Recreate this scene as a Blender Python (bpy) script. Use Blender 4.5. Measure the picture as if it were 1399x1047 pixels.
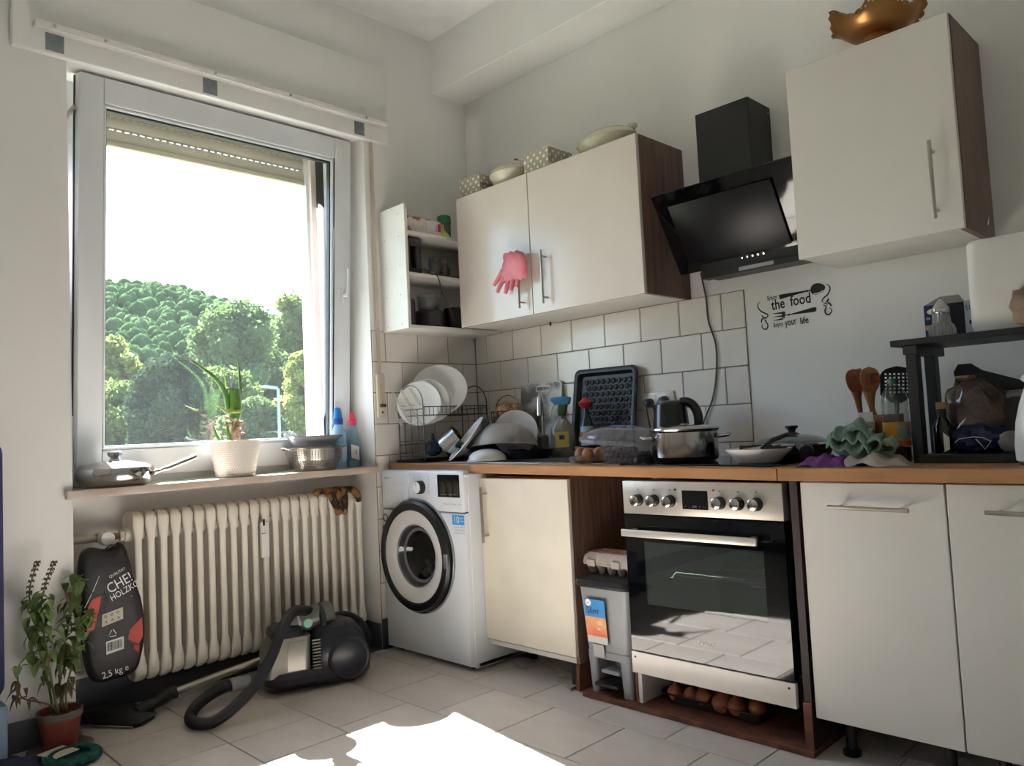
import bpy, bmesh, math, random
import numpy as np
from mathutils import Matrix, Vector, Quaternion
random.seed(7)
RNG = np.random.default_rng(7)
for _o in list(bpy.data.objects): bpy.data.objects.remove(_o)
SC = bpy.context.scene
COL = SC.collection
PI = math.pi

# ------------------------------------------------------------------ camera, sky, sun, exposure
IW, IH, FPX = 1399.0, 1047.0, 1064.69
CAM = Vector((3.1081, -2.8234, 0.9984))
FWD = Vector((-0.707996, 0.703716, 0.059373)).normalized()
RGT = Vector((0.702066, 0.710445, -0.048704))
RGT = (RGT - FWD * RGT.dot(FWD)).normalized()
UPV = RGT.cross(FWD)
camd = bpy.data.cameras.new('camera')
camd.sensor_fit = 'HORIZONTAL'; camd.sensor_width = 36.0; camd.lens = FPX / IW * 36.0
camd.clip_start = 0.02; camd.clip_end = 3000
camo = bpy.data.objects.new('camera', camd); COL.objects.link(camo)
camo.matrix_world = Matrix(((RGT.x, UPV.x, -FWD.x, CAM.x), (RGT.y, UPV.y, -FWD.y, CAM.y), (RGT.z, UPV.z, -FWD.z, CAM.z), (0, 0, 0, 1)))
SC.camera = camo

world = bpy.data.worlds.new('world'); SC.world = world; world.use_nodes = True
wn = world.node_tree.nodes; wl = world.node_tree.links
sky = wn.new('ShaderNodeTexSky'); sky.sky_type = 'NISHITA'; sky.sun_disc = False
sky.sun_elevation = math.radians(48.7); sky.sun_rotation = math.radians(-81.5)
sky.air_density = 1.0; sky.dust_density = 1.2; sky.ozone_density = 1.0; sky.altitude = 200
SKY_STRENGTH = 0.5
wn['Background'].inputs[1].default_value = SKY_STRENGTH
wl.new(sky.outputs[0], wn['Background'].inputs[0])

sund = bpy.data.lights.new('sun_offscreen', 'SUN'); sund.energy = 34.0; sund.angle = math.radians(0.53); sund.color = (1.0, 0.94, 0.93)
suno = bpy.data.objects.new('sun_offscreen', sund); COL.objects.link(suno)
suno.rotation_euler = Vector((0.87, -0.13, -1.0)).to_track_quat('-Z', 'Y').to_euler()
suno.location = (-6, 1, 8)

vs = SC.view_settings
vs.view_transform = 'Standard'; vs.look = 'None'; vs.gamma = 1.0; vs.use_curve_mapping = False
vs.exposure = 1.35

# ------------------------------------------------------------------ helpers
def PX(px, py, ax, val):
    """point of the photo pixel's ray on the plane axis = val"""
    v = FWD + RGT * ((px - IW / 2) / FPX) + UPV * ((IH / 2 - py) / FPX)
    a = 'xyz'.index(ax)
    return CAM + v * ((val - CAM[a]) / v[a])

def lin(h):
    if not isinstance(h, str): return tuple(h) + (1.0,) if len(h) == 3 else h
    h = h.lstrip('#'); o = []
    for i in (0, 2, 4):
        c = int(h[i:i + 2], 16) / 255.0
        o.append(c / 12.92 if c <= 0.04045 else ((c + 0.055) / 1.055) ** 2.4)
    return tuple(o) + (1.0,)

MATS = {}
def mat(name, col, rough=0.5, metal=0.0, col2=None, ns=8.0, nd=3.0, bump=0.0, bs=None, stretch=None, coat=0.0,
        trans=0.0, spec=0.5, rand=0.0, lo=0.35, hi=0.65, sss=0.0, rvar=0.0, ani=0.0):
    if name in MATS: return MATS[name]
    m = bpy.data.materials.new(name); m.use_nodes = True
    nt = m.node_tree; N = nt.nodes; L = nt.links
    b = N['Principled BSDF']
    b.inputs['Roughness'].default_value = rough; b.inputs['Metallic'].default_value = metal
    b.inputs['Coat Weight'].default_value = coat; b.inputs['Coat Roughness'].default_value = 0.05
    b.inputs['Transmission Weight'].default_value = trans
    b.inputs['Specular IOR Level'].default_value = spec
    if sss: b.inputs['Subsurface Weight'].default_value = sss; b.inputs['Subsurface Scale'].default_value = 0.01
    if ani: b.inputs['Anisotropic'].default_value = ani
    c1 = lin(col); b.inputs['Base Color'].default_value = c1
    tc = N.new('ShaderNodeTexCoord'); mp = N.new('ShaderNodeMapping'); L.new(tc.outputs['Object'], mp.inputs[0])
    if stretch: mp.inputs['Scale'].default_value = stretch
    nz = N.new('ShaderNodeTexNoise'); nz.inputs['Scale'].default_value = ns; nz.inputs['Detail'].default_value = nd
    L.new(mp.outputs[0], nz.inputs['Vector'])
    out = None
    if col2 is None:
        col2 = tuple(c * 0.93 for c in c1[:3])
    rp = N.new('ShaderNodeValToRGB'); rp.color_ramp.elements[0].position = lo; rp.color_ramp.elements[1].position = hi
    rp.color_ramp.elements[0].color = lin(col2); rp.color_ramp.elements[1].color = c1
    L.new(nz.outputs[0], rp.inputs[0]); out = rp.outputs[0]
    if rand:
        oi = N.new('ShaderNodeObjectInfo'); hs = N.new('ShaderNodeHueSaturation'); mr = N.new('ShaderNodeMapRange')
        mr.inputs['To Min'].default_value = 1 - rand; mr.inputs['To Max'].default_value = 1 + rand
        L.new(oi.outputs['Random'], mr.inputs['Value']); L.new(mr.outputs[0], hs.inputs['Value']); L.new(out, hs.inputs['Color']); out = hs.outputs[0]
    L.new(out, b.inputs['Base Color'])
    if rvar:
        mr2 = N.new('ShaderNodeMapRange'); mr2.inputs['To Min'].default_value = max(rough - rvar, 0.02); mr2.inputs['To Max'].default_value = rough + rvar
        L.new(nz.outputs[0], mr2.inputs['Value']); L.new(mr2.outputs[0], b.inputs['Roughness'])
    if bump:
        n2 = N.new('ShaderNodeTexNoise'); n2.inputs['Scale'].default_value = bs or ns * 4; n2.inputs['Detail'].default_value = 4
        L.new(mp.outputs[0], n2.inputs['Vector'])
        bp = N.new('ShaderNodeBump'); bp.inputs['Strength'].default_value = bump; bp.inputs['Distance'].default_value = 0.01
        L.new(n2.outputs[0], bp.inputs['Height']); L.new(bp.outputs[0], b.inputs['Normal'])
    MATS[name] = m
    return m

def clear(name, tint='#ffffff', rough=0.02, refl=1.0, body=0.0, bcol='#ffffff'):
    """thin clear sheet: see-through with a Fresnel sheen, optionally a cloudy body"""
    if name in MATS: return MATS[name]
    m = bpy.data.materials.new(name); m.use_nodes = True
    nt = m.node_tree; N = nt.nodes; L = nt.links
    N.remove(N['Principled BSDF'])
    t = N.new('ShaderNodeBsdfTransparent'); t.inputs[0].default_value = lin(tint)
    g = N.new('ShaderNodeBsdfGlossy'); g.inputs['Roughness'].default_value = rough; g.inputs['Color'].default_value = (refl, refl, refl, 1)
    lw = N.new('ShaderNodeLayerWeight'); lw.inputs['Blend'].default_value = 0.5
    pw = N.new('ShaderNodeMath'); pw.operation = 'POWER'; pw.inputs[1].default_value = 5.0; L.new(lw.outputs['Facing'], pw.inputs[0])
    fr = N.new('ShaderNodeMath'); fr.operation = 'MULTIPLY_ADD'; fr.inputs[1].default_value = .92; fr.inputs[2].default_value = .04; L.new(pw.outputs[0], fr.inputs[0])
    mx = N.new('ShaderNodeMixShader'); L.new(fr.outputs[0], mx.inputs[0]); L.new(g.outputs[0], mx.inputs[2])
    if body > 0:
        d = N.new('ShaderNodeBsdfDiffuse'); d.inputs[0].default_value = lin(bcol)
        m2 = N.new('ShaderNodeMixShader'); m2.inputs[0].default_value = body
        L.new(t.outputs[0], m2.inputs[1]); L.new(d.outputs[0], m2.inputs[2]); L.new(m2.outputs[0], mx.inputs[1])
    else: L.new(t.outputs[0], mx.inputs[1])
    L.new(mx.outputs[0], N['Material Output'].inputs[0])
    MATS[name] = m
    return m

def leafmat(name, col, col2, tr=0.35, ns=0.6):
    m = bpy.data.materials.new(name); m.use_nodes = True
    nt = m.node_tree; N = nt.nodes; L = nt.links; N.remove(N['Principled BSDF'])
    tc = N.new('ShaderNodeTexCoord'); nz = N.new('ShaderNodeTexNoise'); nz.inputs['Scale'].default_value = ns; nz.inputs['Detail'].default_value = 5
    L.new(tc.outputs['Object'], nz.inputs['Vector'])
    rp = N.new('ShaderNodeValToRGB'); rp.color_ramp.elements[0].position = .38; rp.color_ramp.elements[1].position = .62
    rp.color_ramp.elements[0].color = lin(col2); rp.color_ramp.elements[1].color = lin(col); L.new(nz.outputs[0], rp.inputs[0])
    d = N.new('ShaderNodeBsdfDiffuse'); t = N.new('ShaderNodeBsdfTranslucent'); mx = N.new('ShaderNodeMixShader'); mx.inputs[0].default_value = tr
    L.new(rp.outputs[0], d.inputs[0]); L.new(rp.outputs[0], t.inputs[0]); L.new(d.outputs[0], mx.inputs[1]); L.new(t.outputs[0], mx.inputs[2])
    L.new(mx.outputs[0], N['Material Output'].inputs[0])
    MATS[name] = m
    return m

def T(x, y, z): return Matrix.Translation((x, y, z))
def R(deg, ax): return Matrix.Rotation(math.radians(deg), 4, ax)
def FY(x, y, z): return T(x, y, z) @ R(90, 'X')                 # local z -> -Y (into the room), local y -> up
def FX(x, y, z): return T(x, y, z) @ Matrix(((0, 0, 1, 0), (1, 0, 0, 0), (0, 1, 0, 0), (0, 0, 0, 1)))  # local z -> +X
def frame(o, xa, ya):
    xa = Vector(xa).normalized(); ya = Vector(ya); ya = (ya - xa * ya.dot(xa)).normalized(); za = xa.cross(ya)
    return Matrix(((xa.x, ya.x, za.x, o[0]), (xa.y, ya.y, za.y, o[1]), (xa.z, ya.z, za.z, o[2]), (0, 0, 0, 1)))

def spline(pts, n=6, closed=False):
    P = [Vector(p) for p in pts]; out = []; m = len(P)
    for i in range(m if closed else m - 1):
        if closed: a, b, c, d = P[(i - 1) % m], P[i], P[(i + 1) % m], P[(i + 2) % m]
        else: a, b, c, d = P[max(i - 1, 0)], P[i], P[i + 1], P[min(i + 2, m - 1)]
        for k in range(n):
            t = k / n
            out.append(0.5 * ((2 * b) + (c - a) * t + (2 * a - 5 * b + 4 * c - d) * t * t + (3 * b - a - 3 * c + d) * t ** 3))
    if not closed: out.append(P[-1])
    return out

class MB:
    def __init__(s, M=None): s.v = []; s.f = []; s.M = M or Matrix()
    def add(s, vs, fs):
        o = len(s.v); s.v += [s.M @ Vector(v) for v in vs]; s.f += [tuple(i + o for i in f) for f in fs]; return s
    def box(s, x0, x1, y0, y1, z0, z1):
        return s.add([(x, y, z) for z in (z0, z1) for y in (y0, y1) for x in (x0, x1)],
                     [(0, 2, 3, 1), (4, 5, 7, 6), (0, 1, 5, 4), (2, 6, 7, 3), (0, 4, 6, 2), (1, 3, 7, 5)])
    def bb(s, x0, x1, y0, y1, z0, z1, b=0.004, seg=2):
        bm = bmesh.new(); bmesh.ops.create_cube(bm, size=1)
        for v in bm.verts: v.co = ((x0 + x1) / 2 + v.co.x * (x1 - x0), (y0 + y1) / 2 + v.co.y * (y1 - y0), (z0 + z1) / 2 + v.co.z * (z1 - z0))
        bmesh.ops.bevel(bm, geom=bm.edges[:], offset=b, segments=seg, profile=.5, affect='EDGES')
        bm.verts.index_update(); s.add([v.co.copy() for v in bm.verts], [[v.index for v in f.verts] for f in bm.faces]); bm.free(); return s
    def lathe(s, prof, n=24, arc=2 * PI):
        vs = []; fs = []; full = arc > 6.28; k = n if full else n + 1
        idx = []
        for r, z in prof:
            if r < 1e-6: idx.append([len(vs)] * k); vs.append((0, 0, z))
            else:
                idx.append(list(range(len(vs), len(vs) + k)))
                vs += [(r * math.cos(arc * i / n), r * math.sin(arc * i / n), z) for i in range(k)]
        for a, b in zip(idx, idx[1:]):
            for i in range(n):
                j = (i + 1) % k; q = []
                for w in (a[i], a[j], b[j], b[i]):
                    if w not in q: q.append(w)
                if len(q) > 2: fs.append(q)
        return s.add(vs, fs)
    def cyl(s, p0, p1, r, r1=None, n=12): return s.tube([p0, p1], [r, r if r1 is None else r1], n)
    def tube(s, pts, r, n=8, closed=False, cap=True):
        P = [Vector(p) for p in pts]; m = len(P)
        rr = r if isinstance(r, (list, tuple)) else [r] * m
        vs = []; fs = []; nrm = None
        for i in range(m):
            if closed: t = P[(i + 1) % m] - P[(i - 1) % m]
            else: t = P[min(i + 1, m - 1)] - P[max(i - 1, 0)]
            if t.length < 1e-9: t = Vector((0, 0, 1))
            t.normalize()
            if nrm is None: nrm = t.orthogonal().normalized()
            else:
                nrm = nrm - t * nrm.dot(t)
                nrm = nrm.normalized() if nrm.length > 1e-6 else t.orthogonal().normalized()
            bn = t.cross(nrm)
            vs += [P[i] + (nrm * math.cos(2 * PI * k / n) + bn * math.sin(2 * PI * k / n)) * rr[i] for k in range(n)]
        for i in range(m if closed else m - 1):
            a = i * n; b = ((i + 1) % m) * n
            for k in range(n):
                j = (k + 1) % n; fs.append((a + k, a + j, b + j, b + k))
        if cap and not closed: fs.append(tuple(range(n - 1, -1, -1))); fs.append(tuple(range((m - 1) * n, m * n)))
        return s.add(vs, fs)
    def prism(s, poly, z0, z1):
        n = len(poly); vs = [(x, y, z0) for x, y in poly] + [(x, y, z1) for x, y in poly]
        fs = [tuple(range(n - 1, -1, -1)), tuple(range(n, 2 * n))] + [(i, (i + 1) % n, n + (i + 1) % n, n + i) for i in range(n)]
        return s.add(vs, fs)
    def ball(s, c, r, nu=16, nv=10, fn=None):
        if not isinstance(r, (list, tuple)): r = (r, r, r)
        vs = []; fs = []
        for j in range(nv + 1):
            ph = PI * j / nv
            for i in range(nu):
                th = 2 * PI * i / nu; d = Vector((math.sin(ph) * math.cos(th), math.sin(ph) * math.sin(th), math.cos(ph)))
                k = fn(d) if fn else 1.0
                vs.append((c[0] + d.x * r[0] * k, c[1] + d.y * r[1] * k, c[2] + d.z * r[2] * k))
        for j in range(nv):
            for i in range(nu):
                a, b = j * nu + i, j * nu + (i + 1) % nu; fs.append((a, a + nu, b + nu, b))
        return s.add(vs, fs)
    def grid(s, fn, nu, nv, wrap=False, skip=None):
        k = nu if wrap else nu + 1
        vs = [fn(i / nu, j / nv) for j in range(nv + 1) for i in range(k)]
        fs = [(j * k + i, j * k + (i + 1) % k, (j + 1) * k + (i + 1) % k, (j + 1) * k + i) for j in range(nv) for i in range(nu) if not (skip and skip(i, j))]
        return s.add(vs, fs)
    def loft(s, rings, cap=True):
        n = len(rings[0]); vs = [p for r in rings for p in r]; fs = []
        for i in range(len(rings) - 1):
            for k in range(n):
                j = (k + 1) % n; fs.append((i * n + k, i * n + j, (i + 1) * n + j, (i + 1) * n + k))
        if cap: fs.append(tuple(range(n - 1, -1, -1))); fs.append(tuple(range((len(rings) - 1) * n, len(rings) * n)))
        return s.add(vs, fs)

RM = {}     # authored-world matrix of each object that can carry children
def mesh_from(name, mb, m, inv, smooth=35):
    me = bpy.data.meshes.new(name)
    me.from_pydata([tuple(inv @ v) for v in mb.v], [], mb.f); me.update()
    bm = bmesh.new(); bm.from_mesh(me); bmesh.ops.remove_doubles(bm, verts=bm.verts, dist=1e-6) if len(mb.v) < 20000 else None
    bmesh.ops.recalc_face_normals(bm, faces=bm.faces); bm.to_mesh(me); bm.free()
    if m: me.materials.append(m)
    if smooth:
        me.polygons.foreach_set('use_smooth', [True] * len(me.polygons)); me.set_sharp_from_angle(angle=math.radians(smooth))
    return me
def tag(o, label=None, cat=None, group=None, kind=None):
    if label: o['label'] = label
    if cat: o['category'] = cat
    if group: o['group'] = group
    if kind: o['kind'] = kind
    return o
def thing(name, label, cat, loc=(0, 0, 0), rz=0, group=None):
    o = bpy.data.objects.new(name, None); COL.objects.link(o); o.empty_display_size = .05
    o.location = loc; o.rotation_euler = (0, 0, math.radians(rz)); RM[o.name] = T(*loc) @ R(rz, 'Z')
    return tag(o, label, cat, group)
def part(parent, name, mb, m, label=None, smooth=35, kind=None):
    M = RM[parent.name]
    o = bpy.data.objects.new(name, mesh_from(name, mb, m, M.inverted(), smooth)); COL.objects.link(o); o.parent = parent; RM[o.name] = M
    if label: o['label'] = label
    if kind: o['kind'] = kind
    return o
def solo(name, mb, m, label, cat, group=None, kind=None, smooth=35, loc=None):
    if loc is None:
        a = np.array([tuple(v) for v in mb.v]); loc = ((a[:, 0].min() + a[:, 0].max()) / 2, (a[:, 1].min() + a[:, 1].max()) / 2, a[:, 2].min())
    M = T(*loc)
    o = bpy.data.objects.new(name, mesh_from(name, mb, m, M.inverted(), smooth)); COL.objects.link(o); o.location = loc; RM[o.name] = M
    return tag(o, label, cat, group, kind)
def struct(name, mb, m, label=None, smooth=35):
    o = bpy.data.objects.new(name, mesh_from(name, mb, m, Matrix(), smooth)); COL.objects.link(o); RM[o.name] = Matrix()
    o['kind'] = 'structure'
    if label: o['label'] = label
    return o
def text(parent, s, size, M, m, name='lettering', align='LEFT', sx=1.0, label=None, ext=0.0, bold=0.0):
    cu = bpy.data.curves.new('t', 'FONT'); cu.body = s; cu.size = size; cu.align_x = align; cu.resolution_u = 3; cu.extrude = ext; cu.offset = bold
    to = bpy.data.objects.new('t', cu); COL.objects.link(to)
    bpy.context.view_layer.update()
    me = bpy.data.meshes.new_from_object(to.evaluated_get(bpy.context.evaluated_depsgraph_get()))
    bpy.data.objects.remove(to); bpy.data.curves.remove(cu)
    me.transform(RM[parent.name].inverted() @ M @ Matrix.Diagonal((sx, 1, 1, 1))); me.materials.clear(); me.materials.append(m); me.name = name
    o = bpy.data.objects.new(name, me); COL.objects.link(o); o.parent = parent; RM[o.name] = RM[parent.name]
    if label: o['label'] = label
    return o
def copies(root, M):
    """copy a thing and its parts; M = authored-world matrix of the new root"""
    r = root.copy(); COL.objects.link(r); r.matrix_world = M; RM[r.name] = M
    for ch in list(root.children):
        c = ch.copy(); COL.objects.link(c); c.parent = r; RM[c.name] = M
        for g in list(ch.children):
            d = g.copy(); COL.objects.link(d); d.parent = c; RM[d.name] = M
    return r

# ------------------------------------------------------------------ shared materials
WALL = mat('wall_paint', '#efeeeb', .85, col2='#eae8e4', ns=1.2, bump=.06, bs=60)
CEIL = mat('ceiling_paint', '#f1f0ed', .9, bump=.05, bs=40)
TILE = mat('white_wall_tile', '#eae5df', .18, col2='#e2dcd5', ns=5, rand=.04, spec=.5)
GROUT = mat('grout', '#8b7a69', .9, ns=20)
FTILE = mat('floor_tile', '#ddd4cc', .34, col2='#cbc1b8', ns=2.2, nd=8, rand=.05, bump=.04, bs=30, stretch=(1, 3, 1))
FGROUT = mat('floor_grout', '#5c544e', .95)
BASEB = mat('dark_baseboard', '#4d4f56', .5, col2='#3a3c44', ns=9, rand=.08)
WHITEGLOSS = mat('white_gloss_front', '#dfd6cc', .16, ns=2, spec=.35, coat=.0)
WHITEMATT = mat('white_matt_front', '#e2ded6', .38, ns=2)
WHITEBOARD = mat('white_carcass_board', '#e4e0d8', .45)
WALNUT = mat('walnut_laminate', '#86695b', .45, col2='#5f4a41', ns=4, nd=6, stretch=(14, 14, .9), lo=.3, hi=.7)
DARKWOOD = mat('dark_wood', '#3a2a25', .5, col2='#241a18', ns=4, nd=6, stretch=(14, 14, .9))
BEECH = mat('beech_worktop', '#b5855a', .38, col2='#9a6c45', ns=5, nd=6, stretch=(.9, 9, 9), lo=.3, hi=.7)
CHIP = mat('reddish_chipboard', '#7d4a34', .75, col2='#5c3526', ns=25, bump=.2)
STEEL = mat('brushed_steel', '#b9b4ae', .28, 1.0, col2='#a39e98', ns=6, stretch=(1, 40, 40), rvar=.06)
STEELV = mat('polished_steel', '#c4c1bd', .14, 1.0, ns=5)
CHROME = mat('chrome', '#d6d6d6', .06, 1.0)
HANDLE = mat('satin_handle', '#b3aca2', .30, 1.0)
BLACKGL = mat('black_glass', '#0b0b0e', .04, spec=.6, col2='#08080a')
BLACKPL = mat('black_plastic', '#17171a', .4, col2='#101012')
BLACKMT = mat('black_matt', '#1b1a1c', .6, col2='#131314')
WHITEPL = mat('white_plastic', '#ece9e4', .3)
CREAMPL = mat('cream_plastic', '#ddd3bb', .4)
CERAMIC = mat('white_ceramic', '#e9e8e4', .12, ns=3)
GREYPL = mat('grey_plastic', '#8f9296', .42)
INK = mat('black_ink', '#191719', .6)
WHITEINK = mat('white_ink', '#e6e4e2', .6)
GREYINK = mat('grey_ink', '#8b8d93', .6)
# ------------------------------------------------------------------ the room
XR, YF, ZC = 3.95, -3.7, 3.08
NL, NR = -1.975, -0.675           # window niche
fl = struct('floor', MB().box(-.45, XR + .1, YF - .1, .1, -.08, -.004), FGROUT, 'floor of pale stone-look tiles in staggered rows')
rows = []
y = 0.168; k = 0
ROWJ = {3: [.067], 4: [-.113], 5: [-.02], 6: [.13]}
tcache = {}
ny = 0
yy = [0.175, -.13, -.435, -.742, -1.045, -1.35, -1.655] + [-1.655 - .305 * i for i in range(1, 10)]
offs = [.067, .205, .067, .205, .067, .205]
for r in range(len(yy) - 1):
    y1, y0 = min(yy[r], 0.0), max(yy[r + 1], YF)
    if y1 - y0 < .02: continue
    if r == 2: xs = [.067 + .31 * i for i in range(-1, 15)]
    elif r == 3: xs = [-.12, .197, .517] + [.84 + .313 * i for i in range(0, 13)]
    elif r == 4: xs = [-.02, .296, .685] + [1.0 + .31 * i for i in range(0, 12)]
    elif r == 5: xs = [-.1, .21, .512, .757] + [1.065 + .31 * i for i in range(0, 12)]
    else:
        o = .05 if r % 2 else .2
        xs = [o + .31 * i for i in range(-1, 15)]
    left = -.205 if (y1 <= NR + .08 and y0 >= NL - .3) else 0.0
    if xs[0] > left: xs = [xs[0] - .31] + xs
    for a, b in zip(xs, xs[1:]):
        a, b = max(a, left), min(b, XR)
        if b - a < .02: continue
        key = (round(b - a, 3), round(y1 - y0, 3))
        if key not in tcache:
            w, h = key
            mb = MB().bb(.002, w - .002, .002, h - .002, -.02, 0, .0015, 1)
            tcache[key] = mesh_from('floor_tile', mb, FTILE, Matrix())
        o = bpy.data.objects.new('floor_tile', tcache[key]); COL.objects.link(o); o.location = (a, y0, 0); o.parent = fl

WT = .42
wl_ = MB()
wl_.box(-WT, 0, YF - .1, NL, -.08, ZC + .1); wl_.box(-WT, 0, NR, .1, -.08, ZC + .1)
wl_.box(-.30, 0, NL, NR, 2.455, ZC + .1); wl_.box(-WT, -.375, NL, NR, 2.40, ZC + .1); wl_.box(-.375, -.30, NL, NR, 2.62, ZC + .1)
wl_.box(-WT, -.20, NL, NR, -.08, .826)
wall_left = struct('wall_left', wl_, WALL, 'white plaster window wall with a radiator niche')
PINK = mat('pinkish_render', '#d9c3bb', .85, ns=12, bump=.2)
part(wall_left, 'outer_reveal', MB().box(-.41, -.285, -.80, NR, .80, 2.40), PINK)
part(wall_left, 'outer_reveal', MB().box(-.41, -.285, NL, -1.865, .80, 2.40), PINK)
part(wall_left, 'outer_sill', MB().bb(-.50, -.27, -1.865, -.80, .86, .90, .004), mat('zinc_sill', '#c9c9c6', .4, .6))
wall_back = struct('wall_back', MB().box(-.45, XR + .1, 0, .14, -.08, ZC + .1), WALL, 'white kitchen wall with a tiled splashback')
wall_right = struct('wall_right', MB().box(XR, XR + .12, YF - .1, .14, -.08, ZC + .1), WALL, 'white plaster side wall')
wall_front = struct('wall_front', MB().box(-.45, XR + .12, YF - .12, YF, -.08, ZC + .1), WALL, 'white plaster wall opposite the kitchen units')
ceiling = struct('ceiling', MB().box(-.45, XR + .12, YF - .12, .14, ZC, ZC + .12), CEIL, 'white ceiling')
struct('trim_1', MB().bb(0, XR, -.228, .0, 2.79, ZC + .01, .004, 1), WALL, 'boxed-in white beam under the ceiling above the kitchen units')

# roller-shutter cover panel above the window (painted like the wall)
struct('trim_2', MB().bb(-.005, .03, -2.155, -.545, 2.436, 2.83, .012, 2), WALL, 'white cover panel of the roller-shutter box above the window')

# wall tiles, one object each
def tile_row(parent, z0, z1, xs, M_of, mcache={}):
    for a, b in zip(xs, xs[1:]):
        if b - a < .012: continue
        key = (round(b - a, 3), round(z1 - z0, 3), parent.name)
        if key not in mcache:
            w, h = key[:2]
            mcache[key] = mesh_from('wall_tile', MB(M_of(0, 0)).bb(.0018, w - .0018, .0018, h - .0018, -.006, .006, .002, 1), TILE, Matrix())
        o = bpy.data.objects.new('wall_tile', mcache[key]); COL.objects.link(o)
        M = M_of(a, z0); o.location = M.translation; o.parent = parent
part(wall_back, 'grout_bed', MB().box(0, 1.5957, -.003, .004, .80, 1.506), GROUT)
TZ = [1.506, 1.3556, 1.2054, 1.055, .905, .80]
for r in range(5):
    o = .0908 if r % 2 == 0 else .191
    xs = [0.006] + [o + .2003 * i for i in range(9)]
    xs = [x for x in xs if x < 1.58] + [1.5957]
    tile_row(wall_back, TZ[r + 1], TZ[r], xs, lambda a, z: FY(a, 0, z))
part(wall_left, 'grout_bed', MB().box(-.004, .003, NR + .001, 0, .14, 1.506), GROUT)
TZL = [1.506, 1.3556, 1.2054, 1.055, .905, .755, .605, .455, .305, .14]
for r in range(9):
    o = 0 if r % 2 == 0 else -.102
    ys = sorted([y for y in [o - .198 * i for i in range(5)] if y > NR + .02] + [NR + .002, -.006])
    ys = [y for i, y in enumerate(ys) if i == 0 or y - ys[i - 1] > .015]
    tile_row(wall_left, TZL[r + 1], TZL[r], ys, lambda a, z: FX(0, a, z))
# baseboards of dark tile
for nm, segs in (('baseboard_left', [(0, .012, YF, NL, .1)]), ('baseboard_niche', [(-.2, -.188, NL, NR, .15), (-.188, 0, NL, NL + .01, .12), (-.188, .002, NR - .01, NR, .12)]), ('baseboard_right', [(XR - .012, XR, YF, 0, .1)]), ('baseboard_front', [(0, XR, YF, YF + .012, .1)])):
    mb = MB()
    for x0, x1, y0, y1, h in segs: mb.bb(x0, x1, y0, y1, 0, h, .002, 1)
    struct(nm, mb, BASEB, 'dark grey tiled skirting')
struct('baseboard_corner', MB().bb(.0, .012, NR, -.02, 0, .138, .002, 1), BASEB, 'dark grey tiled skirting beside the washing machine')

# window: fixed frame, tilted sash, pane
PVC = mat('white_pvc', '#e4e6e8', .3, ns=3)
SEAL = mat('rubber_seal', '#2b2f3a', .5)
win = thing('window_1', 'white plastic tilt window with its sash tilted open', 'window', (-.235, -1.325, .856)); win['kind'] = 'structure'; del win['category']
mb = MB().bb(-.285, -.205, NL, -1.872, .856, 2.47, .004).bb(-.285, -.205, -.775, NR, .856, 2.47, .004).bb(-.285, -.205, -1.872, -.775, .856, .925, .004).bb(-.285, -.205, -1.872, -.775, 2.405, 2.47, .004)
part(win, 'window_frame', mb, PVC)
SW, SH, ST = 1.208, 1.56, .088
SM = T(-.192, -1.913, .888) @ Matrix(((0, 0, 1, 0), (1, 0, 0, 0), (0, 1, 0, 0), (0, 0, 0, 1))) @ R(4.0, 'X')
sash = MB(SM)
for a in ((0, ST, 0, SH), (SW - ST, SW, 0, SH), (ST, SW - ST, 0, ST + .018), (ST, SW - ST, SH - ST - .012, SH)): sash.bb(a[0], a[1], a[2], a[3], -.045, .022, .005)
so = part(win, 'sash', sash, PVC)
bd = MB(SM)
g0x, g1x, g0y, g1y = ST, SW - ST, ST + .018, SH - ST - .012
for a in ((g0x, g0x + .012, g0y, g1y), (g1x - .012, g1x, g0y, g1y), (g0x, g1x, g0y, g0y + .012), (g0x, g1x, g1y - .012, g1y)): bd.bb(*a, -.03, .012, .003, 1)
part(so, 'glazing_bead', bd, PVC)
sl = MB(SM)
for a in ((g0x + .012, g0x + .017, g0y + .012, g1y - .012), (g1x - .018, g1x - .012, g0y + .012, g1y - .012), (g0x + .012, g1x - .012, g0y + .012, g0y + .016), (g0x + .012, g1x - .012, g1y - .02, g1y - .012)): sl.box(*a, -.026, -.002)
part(so, 'seal', sl, SEAL)
os_ = MB(SM)
for a in ((-.004, .004, 0, SH), (SW - .004, SW + .004, 0, SH)): os_.box(*a, -.042, -.03)
part(so, 'edge_seal', os_, SEAL)
PANE = clear('window_pane', '#f4f8f8', .0)
_nt = PANE.node_tree; _tr = _nt.nodes.new('ShaderNodeBsdfTranslucent'); _tr.inputs[0].default_value = (.92, .97, 1, 1)
_mx = _nt.nodes.new('ShaderNodeMixShader'); _mx.inputs[0].default_value = .0034; _o = _nt.nodes['Material Output']; _src = _o.inputs[0].links[0].from_socket
_nt.links.new(_src, _mx.inputs[1]); _nt.links.new(_tr.outputs[0], _mx.inputs[2]); _nt.links.new(_mx.outputs[0], _o.inputs[0])
part(so, 'pane', MB(SM).box(g0x + .008, g1x - .008, g0y + .008, g1y - .008, -.014, -.011), PANE)
hd = MB(SM @ T(SW - .042, .80, .022)).bb(-.014, .014, -.035, .035, 0, .01, .004).cyl((0, 0, .008), (0, 0, .045), .009).tube([(0, 0, .042), (-.004, .012, .046), (0, .03, .048), (0, .125, .05)], .0085, 8)
part(so, 'handle', hd, mat('grey_white_handle', '#d8d8d6', .35))
part(so, 'hinge_cover', MB(SM).bb(SW - ST + .018, SW - ST + .034, SH - ST + .005, SH - ST + .04, .018, .03, .004), WHITEPL)
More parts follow.
